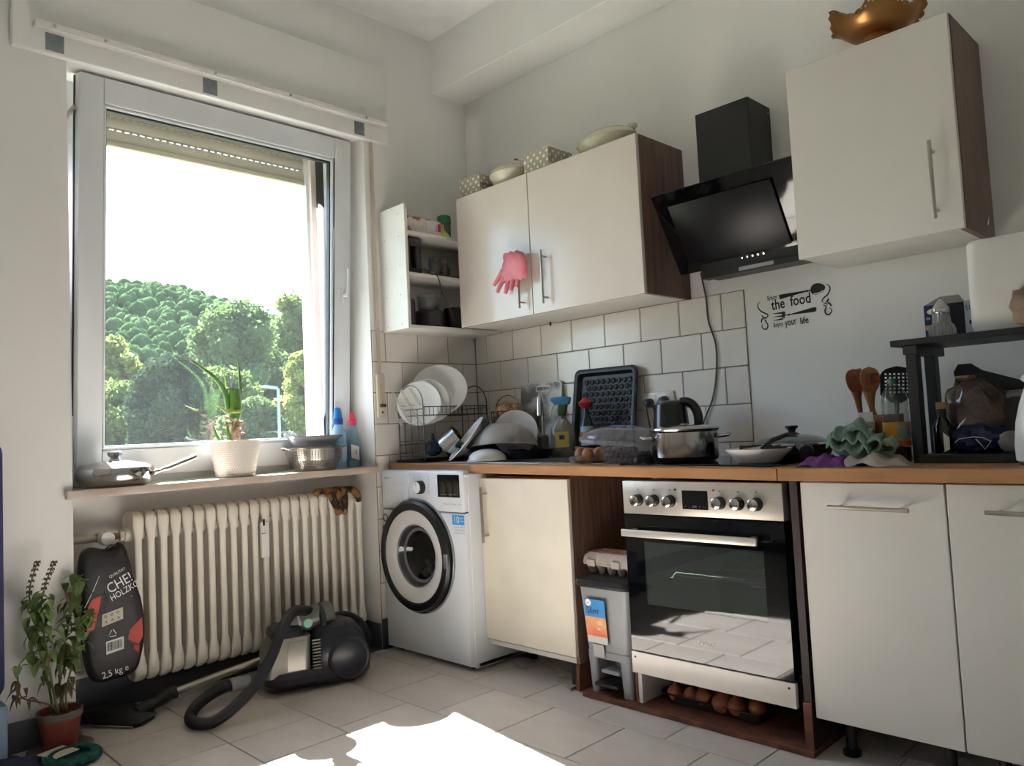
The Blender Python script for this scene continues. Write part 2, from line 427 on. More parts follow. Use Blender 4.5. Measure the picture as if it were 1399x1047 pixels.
part(win, 'stay_arm', MB().box(-.205, -.09, -1.93, -1.918, 2.30, 2.315), STEEL); part(win, 'stay_arm', MB().box(-.205, -.12, -.70, -.69, 2.36, 2.375), STEEL)

# roller shutter, bottom slats let down
shut = thing('roller_shutter', 'beige roller shutter with light slots lowered a little outside the window', 'shutter', (-.335, -1.33, 2.30))
SLAT = mat('beige_slat', '#b9aa98', .55)
zz = 2.295
for i in range(5):
    h = .055
    mb = MB()
    mb.loft([[(-.345, y, zz), (-.330, y, zz + .004), (-.326, y, zz + .026), (-.330, y, zz + .048), (-.345, y, zz + .052)] for y in (-1.87, -.79)])
    nslot = 34
    sl_ = part(shut, 'slat', mb, SLAT)
    mb2 = MB()
    for q in range(nslot):
        yq = -1.86 + q * (1.06 / nslot); mb2.box(-.341, -.336, yq, yq + .012, zz + .050, zz + .0565)
    part(sl_, 'slat_joint', mb2, SLAT)
    zz += .0565
part(shut, 'bottom_bar', MB().bb(-.348, -.322, -1.87, -.79, 2.272, 2.296, .003), SLAT)
part(shut, 'guide_rail', MB().box(-.36, -.31, -.815, -.79, .88, 2.42), mat('guide_rail', '#d8d6d2', .4))
part(shut, 'guide_rail', MB().box(-.36, -.31, -1.87, -1.845, .88, 2.42), MATS['guide_rail'])

# window sill of pale marble
MARBLE = mat('pale_marble', '#d3c5b8', .3, col2='#c2b09f', ns=6, nd=8)
solo('window_sill', MB().bb(-.20, .03, -2.0, -.672, .826, .856, .004), MARBLE, 'pale beige marble window sill above the radiator', 'window sill')

# curtain rail and steel plates
cr = thing('curtain_rail', 'white plastic curtain track screwed below the shutter cover', 'curtain rail', (.045, -1.33, 2.51))
part(cr, 'track', MB().bb(.03, .072, -2.09, -.58, 2.521, 2.535, .003).box(.031, .040, -2.09, -.58, 2.511, 2.523).box(.044, .056, -2.09, -.58, 2.511, 2.523).box(.060, .071, -2.09, -.58, 2.511, 2.523), WHITEPL)

for y in (-2.03, -1.86, -1.44, -1.1, -.70): part(cr, 'screw', MB().cyl((.0715, y, 2.524), (.0745, y, 2.524), .006), STEEL)
GALV = mat('galvanised_plate', '#8f9699', .5, .6, col2='#7f868a', ns=40)
for y0, y1, lab in ((-2.05, -1.99, 'grey galvanised steel plate at the open end of the curtain track'), (-1.475, -1.415, 'grey galvanised steel plate under the middle of the curtain track'), (-.742, -.687, 'grey galvanised steel plate beside the shutter strap')):
    solo('steel_plate', MB().bb(.029, .033, y0, y1, 2.447, 2.512, .001, 1), GALV, lab, 'metal plate', 'steel plates under the curtain track')

# shutter strap and winder
st = thing('shutter_strap', 'beige shutter pull strap hanging into a cream wall winder', 'shutter strap', (.006, -.637, 1.08))
STRAP = mat('strap_webbing', '#cfbcae', .8, ns=60)
part(st, 'strap', MB().loft([[(.008, -.645, 2.47), (.008, -.627, 2.47), (.0095, -.627, 2.47), (.0095, -.645, 2.47)], [(.012, -.649, 1.28), (.012, -.631, 1.28), (.0135, -.631, 1.28), (.0135, -.649, 1.28)]]), STRAP)
w = part(st, 'winder_box', MB().bb(.002, .018, -.66, -.613, 1.085, 1.295, .006), CREAMPL)
part(w, 'strap_slot', MB().box(.0175, .0195, -.645, -.622, 1.15, 1.29), STRAP)
part(w, 'latch', MB().bb(.017, .03, -.65, -.618, 1.135, 1.15, .003), mat('rusty_brown', '#5b3a2a', .6))
part(w, 'screw', MB().cyl((.017, -.634, 1.11), (.0195, -.634, 1.11), .005), BLACKMT)
# ------------------------------------------------------------------ radiator
RADP = mat('radiator_enamel', '#eee8db', .35, col2='#e2d8c6', ns=3, nd=6, bump=.05, bs=40)
RUST = mat('rusty_pipe', '#6b5140', .7, .2, col2='#8b7a68', ns=40, lo=.4, hi=.6)
PIPEW = mat('painted_pipe', '#d6d0c4', .4)
rad = thing('radiator', 'cream cast column radiator in the niche under the window', 'radiator', (-.12, -1.24, .10))
NS = 22; pitch = 1.045 / NS; ry0 = -1.757
def rad_section(y):
    rings = []
    # tapered ribbed body lofted upward: front column bulge, web, back column bulge
    for z, k, t in ((.105, .25, .55), (.115, .6, .85), (.14, 1, 1), (.165, 1, 1), (.19, .98, .78), (.22, .97, .62), (.64, .97, .62), (.67, .98, .78), (.70, 1, 1), (.725, 1, 1), (.745, .72, .8), (.752, .35, .5)):
        cx = -.115; hx = .062 * k; hy = pitch * .5 * .9 * t
        prof = [(1, 0), (.97, .38), (.88, .50), (.74, .50), (.62, .30), (.5, .2), (.3, .3), (.12, .42), (-.12, .42), (-.3, .3), (-.5, .2), (-.62, .3), (-.74, .5), (-.88, .5), (-.97, .38), (-1, 0)]
        full = [(a, b) for a, b in prof] + [(a, -b) for a, b in prof[::-1][1:-1]]
        rings.append([(cx + a * hx, y + b * 2 * hy, z) for a, b in full])
    return MB().loft(rings)
base = None
for i in range(NS):
    y = ry0 + pitch * (i + .5)
    if base is None:
        base = part(rad, 'section', rad_section(y), RADP, smooth=50)
    else:
        o = base.copy(); COL.objects.link(o); o.parent = rad; o.location = (0, pitch * i, 0)
part(rad, 'connecting_hub', MB().cyl((-.115, ry0 - .012, .665), (-.115, ry0 + 1.05, .665), .026, n=16).cyl((-.115, ry0 - .012, .175), (-.115, ry0 + 1.05, .175), .026, n=16), RADP)
part(rad, 'end_bush', MB().cyl((-.115, ry0 - .028, .665), (-.115, ry0, .665), .022, n=6), PIPEW)
part(rad, 'end_bush', MB().cyl((-.115, ry0 - .028, .175), (-.115, ry0, .175), .022, n=6), PIPEW)
part(rad, 'supply_pipe', MB().cyl((-.115, ry0 - .02, .665), (-.115, -1.835, .665), .0125), RUST)
part(rad, 'supply_pipe', MB().cyl((-.115, -1.855, .665), (-.115, NL - .01, .665), .014), PIPEW)
part(rad, 'return_pipe', MB().cyl((-.115, ry0 - .02, .175), (-.115, NL - .01, .175), .013), PIPEW)
va = part(rad, 'thermostat_valve', MB().bb(-.133, -.097, -1.872, -1.825, .648, .684, .008), STEELV)
mb = MB(FX(-.10, -1.848, .667))
mb.lathe([(0, 0), (.022, 0), (.026, .012), (.027, .045), (.024, .062), (.012, .066), (0, .066)], 24)
for i in range(24):
    a = i * PI / 12; mb.box(-.001, .001, 0, .001, 0, .001)
part(va, 'thermostat_head', mb, WHITEPL)
mb = MB(FX(-.10, -1.848, .667))
for i in range(24):
    a = 2 * PI * i / 24; mb.tube([(.0268 * math.cos(a), .0268 * math.sin(a), .02), (.0246 * math.cos(a), .0246 * math.sin(a), .0625)], .0012, 4)
part(va, 'grip_rib', mb, GREYPL)
ht = part(rad, 'heat_meter', MB().bb(-.054, -.036, -1.243, -1.207, .505, .655, .004), WHITEPL)
text(ht, '1.', .03, FX(-.0355, -1.222, .60) @ R(90, 'Z'), INK)
part(ht, 'meter_window', MB().box(-.0365, -.0355, -1.236, -1.226, .64, .668), INK)

# patterned glove drying on the radiator
GLV = mat('brown_camouflage_cloth', '#8a6138', .85, col2='#2c2018', ns=26, nd=2, lo=.44, hi=.52)
glove = thing('work_glove', 'brown camouflage work glove drying over the end of the radiator', 'glove', (-.07, -.86, .64))
mb = MB()
def cloth_pts(a, b): pass
mb.ball((-.095, -.855, .757), (.055, .085, .014), 18, 8, lambda d: 1 + .12 * math.sin(7 * d.x + 5 * d.y))
part(glove, 'palm', mb, GLV)
for pts, r in (([(-.08, -.80, .757), (-.045, -.775, .75), (-.038, -.755, .72), (-.038, -.75, .695)], .016), ([(-.08, -.835, .757), (-.045, -.83, .75), (-.037, -.828, .70), (-.036, -.83, .662)], .016), ([(-.08, -.87, .757), (-.045, -.865, .752), (-.036, -.855, .70), (-.034, -.85, .648)], .017), ([(-.08, -.905, .757), (-.045, -.90, .752), (-.036, -.885, .71), (-.033, -.868, .665)], .017), ([(-.09, -.915, .757), (-.07, -.95, .757), (-.06, -.965, .748)], .014)):
    p = spline(pts, 5); n = len(p); part(glove, 'finger', MB().tube(p, [r * (.75 + .35 * math.sin(PI * min(1, (i + 1) / n))) for i in range(n)], 10), GLV, smooth=60)
part(glove, 'fingertip', MB().ball((-.0335, -.866, .664), (.014, .017, .024), 12, 8), mat('tan_leather', '#8c6544', .8))
part(glove, 'fingertip', MB().ball((-.0355, -.831, .662), (.013, .016, .022), 12, 8), MATS['tan_leather'])

# charcoal sack hanging from the valve
bag = thing('charcoal_bag', 'black paper sack of barbecue charcoal with red print hanging beside the radiator', 'bag', (-.04, -1.85, .16))
BAGM = mat('black_paper_sack', '#1c191d', .5, col2='#151317', ns=9, bump=.5, bs=14)
out = [(-1.915, .168), (-1.945, .25), (-1.955, .42), (-1.957, .60), (-1.925, .645), (-1.86, .632), (-1.81, .648), (-1.775, .52), (-1.748, .42), (-1.742, .30), (-1.757, .215), (-1.78, .17), (-1.85, .160)]
outp = [(p.x, p.y) for p in spline([(a, b, 0) for a, b in out], 4, True)]
cx = sum(p[0] for p in outp) / len(outp); cz = .38
ring = lambda k, x: [(x, cx + (p[0] - cx) * k, cz + (p[1] - cz) * k) for p in outp]
mb = MB().loft([ring(.5, -.085), ring(.85, -.078), ring(.97, -.06), ring(1.0, -.045), ring(.985, -.022), ring(.95, -.008), ring(.86, -.002), ring(.6, 0), ring(.3, .0)])
part(bag, 'sack', mb, BAGM, smooth=60)
RED = mat('orange_red_print', '#c5422e', .5, col2='#a93325', ns=12)
def decal(parent, name, poly, x, m):
    return part(parent, name, MB(FX(x, 0, 0)).prism(poly, 0, .0008), m)
xb = .0005
decal(bag, 'red_label', [(-1.945, .535), (-1.885, .545), (-1.885, .592), (-1.943, .582)], -.004, mat('dark_red_label', '#7c1f2a', .5))
text(bag, 'EWE', .026, FX(-.002, -1.938, .552) @ R(8, 'Z'), WHITEINK)
decal(bag, 'print_panel', [(-1.945, .35), (-1.92, .36), (-1.90, .44), (-1.895, .475), (-1.925, .465), (-1.94, .44)], .0006, RED)
decal(bag, 'print_panel', [(-1.80, .335), (-1.757, .37), (-1.754, .30), (-1.775, .27), (-1.808, .30)], .0006, RED)
decal(bag, 'print_panel', [(-1.785, .285), (-1.768, .27), (-1.772, .245), (-1.788, .262)], .0006, RED)
lp = decal(bag, 'pictogram_label', [(-1.895, .362), (-1.823, .378), (-1.823, .420), (-1.893, .406)], .0008, mat('label_paper', '#c9c3b4', .7))
for i in range(3):
    text(lp, '\u25b3' if 0 else 'A', .016, FX(.002, -1.886 + i * .021, .372 + i * .004), INK); text(lp, 'o', .02, FX(.002, -1.888 + i * .021, .392 + i * .004), INK)
tri = MB(FX(.0015, -1.86, .335)); pts = [(-.016, -.012, 0), (0, .016, 0), (.016, -.012, 0)]
for i in range(3):
    a, b = Vector(pts[i]), Vector(pts[(i + 1) % 3]); tri.tube([a.lerp(b, .15), a.lerp(b, .8)], .0018, 5)
part(bag, 'recycling_mark', tri, WHITEINK)
bc = decal(bag, 'barcode_label', [(-1.882, .262), (-1.822, .270), (-1.822, .315), (-1.882, .307)], .0008, WHITEINK)
mb = MB(FX(.002, 0, 0)); u = -1.878
while u < -1.828: w_ = random.choice((.0012, .0018, .003)); mb.box(u, u + w_, .272 + (u + 1.878) * .1, .303 + (u + 1.878) * .1, 0, .0004); u += w_ + random.choice((.0014, .0022))
part(bc, 'bar', mb, INK)
text(bag, 'CHE!', .052, FX(.0012, -1.868, .475) @ R(24, 'Z'), WHITEINK, sx=.8)
text(bag, 'HOLZKO', .032, FX(.0005, -1.860, .447) @ R(24, 'Z'), WHITEINK, sx=.8)
text(bag, 'QUALITAT', .014, FX(.0005, -1.866, .53) @ R(24, 'Z'), WHITEINK, sx=.9)
text(bag, 'buche . buchen', .014, FX(-.0005, -1.853, .425) @ R(22, 'Z'), WHITEINK, sx=.8)
text(bag, '* * * *', .022, FX(-.0005, -1.852, .395) @ R(22, 'Z'), WHITEINK)
for k in range(6): text(bag, 'lll lll ll llll', .009, FX(.0, -1.905, .47 - k * .011) @ R(14, 'Z'), GREYINK)
text(bag, '2,5 kg e', .034, FX(-.0015, -1.895, .178) @ R(8, 'Z'), WHITEINK, sx=.85)
part(bag, 'carry_cord', MB().tube(spline([(-.03, -1.90, .60), (-.02, -1.875, .63), (-.03, -1.85, .645), (-.02, -1.83, .632), (-.03, -1.815, .61)], 5), .004, 6), BLACKMT)
part(bag, 'cord', MB().tube(spline([(.0, -1.90, .545), (.002, -1.925, .49), (.0, -1.95, .44)], 5), .0014, 5), WHITEINK)

bag.location.x += .028
# ------------------------------------------------------------------ things on the sill
SZ = .856
pan = thing('saute_pan', 'stainless steel frying pan with domed lid at the end of the window sill', 'pan', (-.10, -1.80, SZ))
M = T(-.10, -1.80, SZ)
part(pan, 'body', MB(M).lathe([(0, 0), (.10, 0), (.122, .010), (.134, .03), (.137, .048), (.134, .05), (.128, .03), (.10, .006), (0, .006)], 48), STEELV)
ld = part(pan, 'lid', MB(M).lathe([(.139, .048), (.140, .053), (.137, .070), (.118, .083), (.06, .096), (.03, .099), (0, .0995)], 48), STEELV)
part(ld, 'lid_knob', MB(M).lathe([(.022, .097), (.019, .104), (.016, .108), (.026, .118), (.027, .128), (.02, .134), (0, .136)], 24), STEELV)
e = PX(268, 628, 'x', .0)
hp = [(-.01, -1.70, SZ + .04), (.0, -1.675, SZ + .05), tuple(Vector((.0, -1.63, SZ + .062))), (.0, -1.53, .952)]
part(pan, 'handle', MB().tube(spline(hp, 6), [.009] * 6 + [.007] * 4 + [.010] * 9, 10), STEELV)
mb = MB(M)
for i in range(3): pass
pot = thing('aloe_pot', 'aloe plant with cut stump in a white woven-look plastic pot on the sill', 'potted plant', (-.07, -1.335, SZ))
M = T(-.07, -1.335, SZ)
POTM = mat('white_pot', '#e9e3da', .4, sss=.1)
pt = part(pot, 'planter', MB(M).lathe([(0, 0), (.072, 0), (.078, .006), (.1, .145), (.102, .152), (.099, .155), (.094, .15), (.073, .01), (0, .008)], 40), POTM)
nub = MB(M)
for j in range(15):
    z = .014 + j * .009; r = .0785 + (z - .006) / .139 * .022
    for i in range(52):
        a = 2 * PI * (i + .5 * (j % 2)) / 52; c, s_ = math.cos(a), math.sin(a)
        q = [((r + .0025) * c, (r + .0025) * s_, z)] + [(r * math.cos(a + da), r * math.sin(a + da), z + dz) for da, dz in ((.045, 0), (0, .0045), (-.045, 0), (0, -.0045))]
        nub.add(q, [(0, 1, 2), (0, 2, 3), (0, 3, 4), (0, 4, 1)])
part(pt, 'embossed_weave', nub, POTM, kind='stuff', smooth=0)
part(pot, 'soil', MB(M).lathe([(0, .142), (.095, .138)], 24), mat('soil', '#3a2b22', .95, bump=.6))
ALOE = mat('aloe_green', '#6f9a4a', .4, col2='#4f7a38', ns=12, sss=.15); ALOE2 = mat('aloe_pale', '#9ab45e', .4, sss=.1)
STEMM = mat('dry_aloe_stem', '#9b8068', .9, col2='#c0aa90', ns=40, bump=.5)
part(pot, 'stem', MB(M).tube([(0, 0, .13), (.003, .0, .17), (0, .003, .21), (.002, 0, .245)], [.022, .024, .021, .02], 10), STEMM)
sh = MB(M)
for i in range(16):
    a = i * 2.4; z = .16 + .006 * i; sh.tube([(.018 * math.cos(a), .018 * math.sin(a), z), (.034 * math.cos(a), .034 * math.sin(a), z + .004), (.046 * math.cos(a), .046 * math.sin(a), z + .014 * math.sin(i))], [.008, .006, .001], 5)
part(pot, 'dry_sheath', sh, STEMM)
part(pot, 'cut_leaf', MB(M).tube([(0, 0, .235), (.0, .004, .26), (-.002, .008, .32), (-.002, .006, .368)], [.02, .026, .027, .023], 14), ALOE)
part(pot, 'cut_face', MB(M @ T(-.002, .006, .369)).lathe([(0, 0), (.022, 0), (.022, .001), (0, .001)], 14), mat('dry_cut', '#6d4b32', .9))
V = Vector
def aloe_leaf(pts, w0, nm='leaf', m=ALOE):
    p = spline(pts, 6); n = len(p)
    part(pot, nm, MB().tube(p, [w0 * (1 - .9 * (i / (n - 1)) ** 1.4) for i in range(n)], 8), m, smooth=60)
b0 = V((-.07, -1.335, SZ))
aloe_leaf([PX(312, 560, 'x', -.075), PX(307, 535, 'x', -.08), PX(292, 515, 'x', -.09), PX(272, 500, 'x', -.10), PX(250, 485, 'x', -.11)], .013)
aloe_leaf([PX(323, 560, 'x', -.075), PX(328, 535, 'x', -.08), PX(327, 510, 'x', -.085), PX(324, 488, 'x', -.09)], .010)
aloe_leaf([PX(318, 560, 'x', -.05), PX(311, 563, 'x', -.03), PX(304, 559, 'x', -.02), PX(297, 555, 'x', -.015)], .011, m=ALOE2)
aloe_leaf([PX(318, 562, 'x', -.05), PX(328, 562, 'x', -.03), PX(333, 556, 'x', -.025)], .010, m=ALOE2)
aloe_leaf([PX(313, 602, 'x', -.06), PX(311, 588, 'x', -.06), PX(309, 575, 'x', -.06)], .010)
aloe_leaf([PX(299, 602, 'x', -.05), PX(295, 593, 'x', -.05), PX(292, 584, 'x', -.05)], .008)
aloe_leaf([PX(304, 602, 'x', -.05), PX(303, 598, 'x', -.05), PX(303, 593, 'x', -.05)], .006)
aloe_leaf([PX(310, 530, 'x', -.1), PX(308, 518, 'x', -.11), PX(305, 508, 'x', -.12)], .006, m=ALOE2)

# steel colander with a grey sieve bowl on top
CX, CY = -.075, -.955
co = thing('colander', 'perforated stainless steel colander on the window sill', 'colander', (CX, CY, SZ))
M = T(CX, CY, SZ)
CST = mat('satin_steel', '#b4b0aa', .3, 1.0)
crad = lambda z: float(np.interp(z, [.006, .05, .10], [.092, .118, .128]))
part(co, 'bowl', MB(M).lathe([(0, .008), (.085, .008), (.085, 0), (.09, 0), (.092, .006), (crad(.018), .018)], 64).lathe([(crad(.0945), .0945), (.128, .10), (.138, .104), (.138, .107), (.126, .106), (crad(.0945) - .001, .0945)], 64), CST)
hm = MB(M)
for j in range(9):
    z = .02225 + j * .0085; h_ = .00425
    for i in range(64):
        a = 2 * PI * i / 64; da = PI / 64
        P_ = lambda u, w: (crad(z + w * h_) * math.cos(a + u * da), crad(z + w * h_) * math.sin(a + u * da), z + w * h_)
        sq = [P_(u, w) for u, w in ((-1, -1), (0, -1), (1, -1), (1, 0), (1, 1), (0, 1), (-1, 1), (-1, 0))]; k = .5
        inn = [P_(u * k, w * k) for u, w in ((-.75, -.75), (0, -1), (.75, -.75), (1, 0), (.75, .75), (0, 1), (-.75, .75), (-1, 0))]
        hm.add(sq + inn, [(q, (q + 1) % 8, 8 + (q + 1) % 8, 8 + q) for q in range(8)])
part(co, 'perforated_wall', hm, CST, kind='stuff')
ha = MB(M)
for s_ in (1, -1): ha.tube(spline([(.03 * s_ - 0, s_ * .132, .10), (.02 * s_, s_ * .155, .105), (-.02 * s_, s_ * .155, .105), (-.03 * s_, s_ * .132, .10)], 5), .004, 6)
part(co, 'handle', ha, STEELV)
sb = thing('plastic_dish', 'grey plastic scoop dish lying in the steel colander', 'dish', (CX, CY + .01, SZ + .105))
def dishf(u, v):
    a = 2 * PI * u; r = v
    lip = .018 * max(0, math.cos(a + 2.2)) ** 2 - .02 * max(0, math.cos(a - 2.4)) ** 4
    rr = [0, .085, .105, .128, .135][0] if v == 0 else np.interp(v, [0, .5, .8, 1], [0, .095, .118, .138])
    z = np.interp(v, [0, .5, .7, 1], [0, .003, .028, .046]) + (lip if v > .9 else lip * v * .5)
    return (CX + rr * math.cos(a) * .9, CY + rr * math.sin(a), SZ + .108 + z)
def dishg(u, v):
    p = dishf(u, v); return (p[0], p[1], p[2] + .003)
mb = MB().grid(dishf, 40, 10, True); mb.grid(lambda u, v: (lambda p: (CX + (p[0] - CX) * .97, CY + (p[1] - CY) * .97, p[2] + .003))(dishf(u, v)), 40, 10, True)
part(sb, 'dish', mb, mat('grey_dish', '#8b8e92', .4), smooth=60)

# two cleaning bottles
def bottle_on_sill(nm, lab, x, y, prof, caps, cat='bottle'):
    pass
b1 = thing('detergent_bottle', 'light blue plastic bottle with a blue cap by the window reveal', 'bottle', (-.115, -.80, SZ))
M = T(-.115, -.80, SZ) @ Matrix.Diagonal((.75, 1, 1, 1))
part(b1, 'body', MB(M).lathe([(0, 0), (.036, 0), (.04, .006), (.04, .12), (.038, .15), (.026, .185), (.021, .20), (.021, .214)], 28), mat('light_blue_plastic', '#8fb6d3', .35, sss=.1))
part(b1, 'cap', MB(M).lathe([(.024, .212), (.024, .237), (.021, .24), (.020, .262), (.017, .28), (.008, .286), (0, .287)], 24), mat('blue_cap', '#2d7fc4', .35))
part(b1, 'collar', MB(M).lathe([(.0235, .205), (.026, .208), (.026, .232), (.0235, .235)], 24), mat('deep_blue_collar', '#1b4f9c', .4))
part(b1, 'label', MB(M).lathe([(.0405, .03), (.0405, .11)], 20, PI * 1.1), mat('pale_blue_label', '#b6cfe0', .5))
b2 = thing('cleaner_bottle', 'clear blue bottle with a bright pink cap by the window reveal', 'bottle', (-.115, -.72, SZ))
M = T(-.115, -.72, SZ) @ Matrix.Diagonal((.7, 1, 1, 1))
part(b2, 'body', MB(M).lathe([(0, 0), (.034, 0), (.037, .005), (.037, .10), (.032, .145), (.018, .18), (.015, .195), (.015, .205)], 28), clear('blue_clear', '#d5e8ef', .05, body=.25, bcol='#a9c9d6'))
part(b2, 'liquid', MB(M).lathe([(0, .004), (.033, .004), (.034, .03), (0, .03)], 20), mat('teal_liquid', '#6fa5ba', .1))
part(b2, 'cap', MB(M).lathe([(.019, .20), (.02, .222), (.015, .226), (.014, .248), (.01, .26), (0, .263)], 20), mat('pink_cap', '#e8385d', .35))
lb = part(b2, 'label', MB(T(-.115, -.72, SZ)).loft([[(.0285, -.03, .045), (.0285, .015, .03), (.0285, .015, .095), (.0285, -.03, .11)], [(.0292, -.03, .045), (.0292, .015, .03), (.0292, .015, .095), (.0292, -.03, .11)]]), WHITEINK)
text(lb, 'X', .03, FX(-.0855, -.735, SZ + .06), mat('red_ink', '#c2273b', .5))
# ------------------------------------------------------------------ worktops
def wz(x): return .866 - .0115 * x
lw = solo('worktop', MB().loft([[(0.004, -.60, wz(0)), (0.004, -.604, wz(0) - .004), (0.004, -.604, wz(0) - .038), (0.004, -.002, wz(0) - .038), (0.004, -.002, wz(0))], [(1.984, -.60, wz(1.984)), (1.984, -.604, wz(1.984) - .004), (1.984, -.604, wz(1.984) - .038), (1.984, -.002, wz(1.984) - .038), (1.984, -.002, wz(1.984))]]), BEECH, 'beech worktop with the sink and hob over the washing machine and oven', 'worktop', 'worktops')
WR = .843
solo('worktop', MB().bb(1.987, 3.3, -.604, -.002, WR - .038, WR, .002, 1), BEECH, 'beech worktop carrying the black rack and the wooden spoons', 'worktop', 'worktops')

# ------------------------------------------------------------------ washing machine
wm = thing('washing_machine', 'white front-loading washing machine with a black-ringed door in the corner', 'washing machine', (.325, -.38, 0))
WMW = mat('white_enamel', '#dfe2e6', .28, ns=3)
X0, X1, YW = .028, .622, -.6655
mb = MB().bb(X0, X0 + .012, -.64, -.09, .012, .816, .004).bb(X1 - .012, X1, -.64, -.09, .012, .816, .004).box(X0, X1, -.10, -.09, .012, .816).box(X0, X1, -.62, -.09, .012, .03)
part(wm, 'body', mb, WMW)
fm = MB(FY(.290, YW, .457)); NA = 96; fx0, fx1, fy0, fy1 = X0 + .002 - .290, X1 - .004 - .290, .02 - .457, .655 - .457
angs = sorted([2 * PI * i / NA for i in range(NA)] + [math.atan2(b, a) % (2 * PI) for a in (fx0, fx1) for b in (fy0, fy1)])
def edge_pt(a, k=0.0):
    c, s = math.cos(a), math.sin(a); t = min(((fx1 - k) / c if c > 1e-9 else (fx0 + k) / c if c < -1e-9 else 9), ((fy1 - k) / s if s > 1e-9 else (fy0 + k) / s if s < -1e-9 else 9)); return (t * c, t * s)
rg = [[(.2 * math.cos(a), .2 * math.sin(a), -.04) for a in angs], [(.2 * math.cos(a), .2 * math.sin(a), .0) for a in angs], [edge_pt(a, .012) + (0.0,) for a in angs], [edge_pt(a, .004) + (-.003,) for a in angs], [edge_pt(a) + (-.012,) for a in angs], [edge_pt(a) + (-.04,) for a in angs]]
part(wm, 'front_panel', fm.loft(rg, False), WMW)
part(wm, 'control_panel', MB().bb(X0 + .002, X1 - .01, YW - .002, -.62, .658, .836, .012, 3), WMW)
part(wm, 'top_plate', MB().bb(X0, X1, -.66, -.08, .808, .819, .004), WMW)
for x in (X0 + .05, X1 - .05):
    for y in (-.60, -.14): part(wm, 'foot', MB().cyl((x, y, 0), (x, y, .02), .02), BLACKPL)
C = FY(.290, YW, .457)
dr = part(wm, 'door_ring', MB(C).lathe([(.203, .0), (.203, .03), (.21, .036), (.236, .034), (.246, .022), (.246, -.004)], 64), BLACKPL)
part(dr, 'door_trim', MB(C).lathe([(.136, .008), (.142, .016), (.16, .026), (.198, .031), (.2045, .03), (.2045, .0)], 64), mat('white_door_trim', '#d9d6d3', .3))
part(dr, 'chrome_rim', MB(C).lathe([(.246, -.004), (.252, .010), (.256, .004), (.256, -.006)], 64, PI * 2), mat('silver_rim', '#aeb2b8', .25, .8))
part(dr, 'door_glass', MB(C).lathe([(.138, .012), (.13, .006), (.118, -.02), (.10, -.045), (.05, -.06), (0, -.064)], 48), clear('door_bowl_glass', '#b5b5b9', .02, body=.06, bcol='#4a4a50'))
part(dr, 'bowl_edge', MB(C).lathe([(.139, .014), (.134, .010), (.122, -.012), (.108, -.015)], 48), mat('grey_rubber', '#6b6c70', .35))
drm = part(wm, 'drum', MB(C).lathe([(.21, -.02), (.15, -.03), (.155, -.06), (.16, -.30), (0, -.31)], 40), mat('drum_steel', '#6a6a6c', .25, 1.0))
lf = MB(C)
for a in (.4, 2.5, 4.6): lf.loft([[(.155 * math.cos(a + d), .155 * math.sin(a + d), z) for d, z in ((-.15, -.08), (.15, -.08), (.15, -.28), (-.15, -.28))], [(.12 * math.cos(a + d), .12 * math.sin(a + d), z) for d, z in ((-.05, -.1), (.05, -.1), (.05, -.26), (-.05, -.26))]])
part(drm, 'drum_paddle', lf, MATS['drum_steel'])
lau = MB(C)
for i in range(14):
    a = -1.6 + random.uniform(-.7, .7); r = random.uniform(.06, .12); p0 = V((r * math.cos(a), r * math.sin(a), -.10 - random.random() * .1))
    lau.tube(spline([p0, p0 + V((random.uniform(-.05, .05), .03, .02)), p0 + V((random.uniform(-.06, .06), .0, .03)), p0 + V((random.uniform(-.08, .08), -.03, .01))], 4), .011, 6)
solo('laundry', lau, mat('dark_striped_cloth', '#3c3c40', .9, col2='#8a8a8c', ns=40), 'dark laundry lying inside the washing machine drum', 'laundry')
part(dr, 'door_handle', MB(C).bb(.222, .244, -.035, .03, .03, .042, .005), MATS['silver_rim'])
kn = part(wm, 'program_knob', MB(FY(.335, YW, .762)).lathe([(0, 0), (.030, 0), (.030, .004), (.029, .026), (.026, .030)], 32), BLACKPL)
part(kn, 'knob_cap', MB(FY(.335, YW, .762)).lathe([(0, .031), (.0245, .031), (.026, .029)], 32), WHITEPL)
part(kn, 'pointer', MB(FY(.335, YW - .0315, .762)).box(-.0012, .0012, .008, .022, 0, .001), GREYINK)
ds = part(wm, 'display', MB(FY(0, YW - .002, 0)).bb(.452, .595, .722, .818, 0, .003, .001, 1), BLACKGL)
text(ds, '<  I baumwolle   -  1400   40  o  >', .009, FY(.459, YW - .0055, .731), GREYINK)
dw = part(wm, 'detergent_drawer', MB(FY(0, YW - .002, 0)).bb(.045, .075, .672, .822, -.004, .004, .0015, 1).bb(.205, .245, .672, .822, -.004, .004, .0015, 1).bb(.0745, .2055, .672, .735, -.004, .004, .0015, 1).bb(.0745, .2055, .775, .822, -.004, .004, .0015, 1), WMW)
part(dw, 'grip_recess', MB(FY(0, YW - .002, 0)).box(.0745, .2055, .7345, .7755, -.004, .0004), WMW)
text(dw, 'beko', .022, FY(.062, YW - .0066, .795), GREYINK)
for i in range(7):
    text(wm, 'iiiiiii', .008, FY(.276, YW - .0028, .808 - i * .012), GREYINK); text(wm, 'iiiiiiii', .008, FY(.382, YW - .0028, .808 - i * .012), GREYINK)
text(wm, '1400 rpm   ProSmart   A+++', .011, FY(.48, YW - .0028, .69), GREYINK)
s10 = part(wm, 'blue_sticker', MB(FY(0, YW, 0)).box(.538, .614, .607, .648, 0, .0012), mat('sticker_blue', '#3094cc', .4))
text(s10, '10', .042, FY(.545, YW - .0015, .614), WHITEINK, sx=.9)
text(s10, 'years', .012, FY(.585, YW - .0015, .633), WHITEINK); text(s10, 'motor', .012, FY(.585, YW - .0015, .620), WHITEINK)
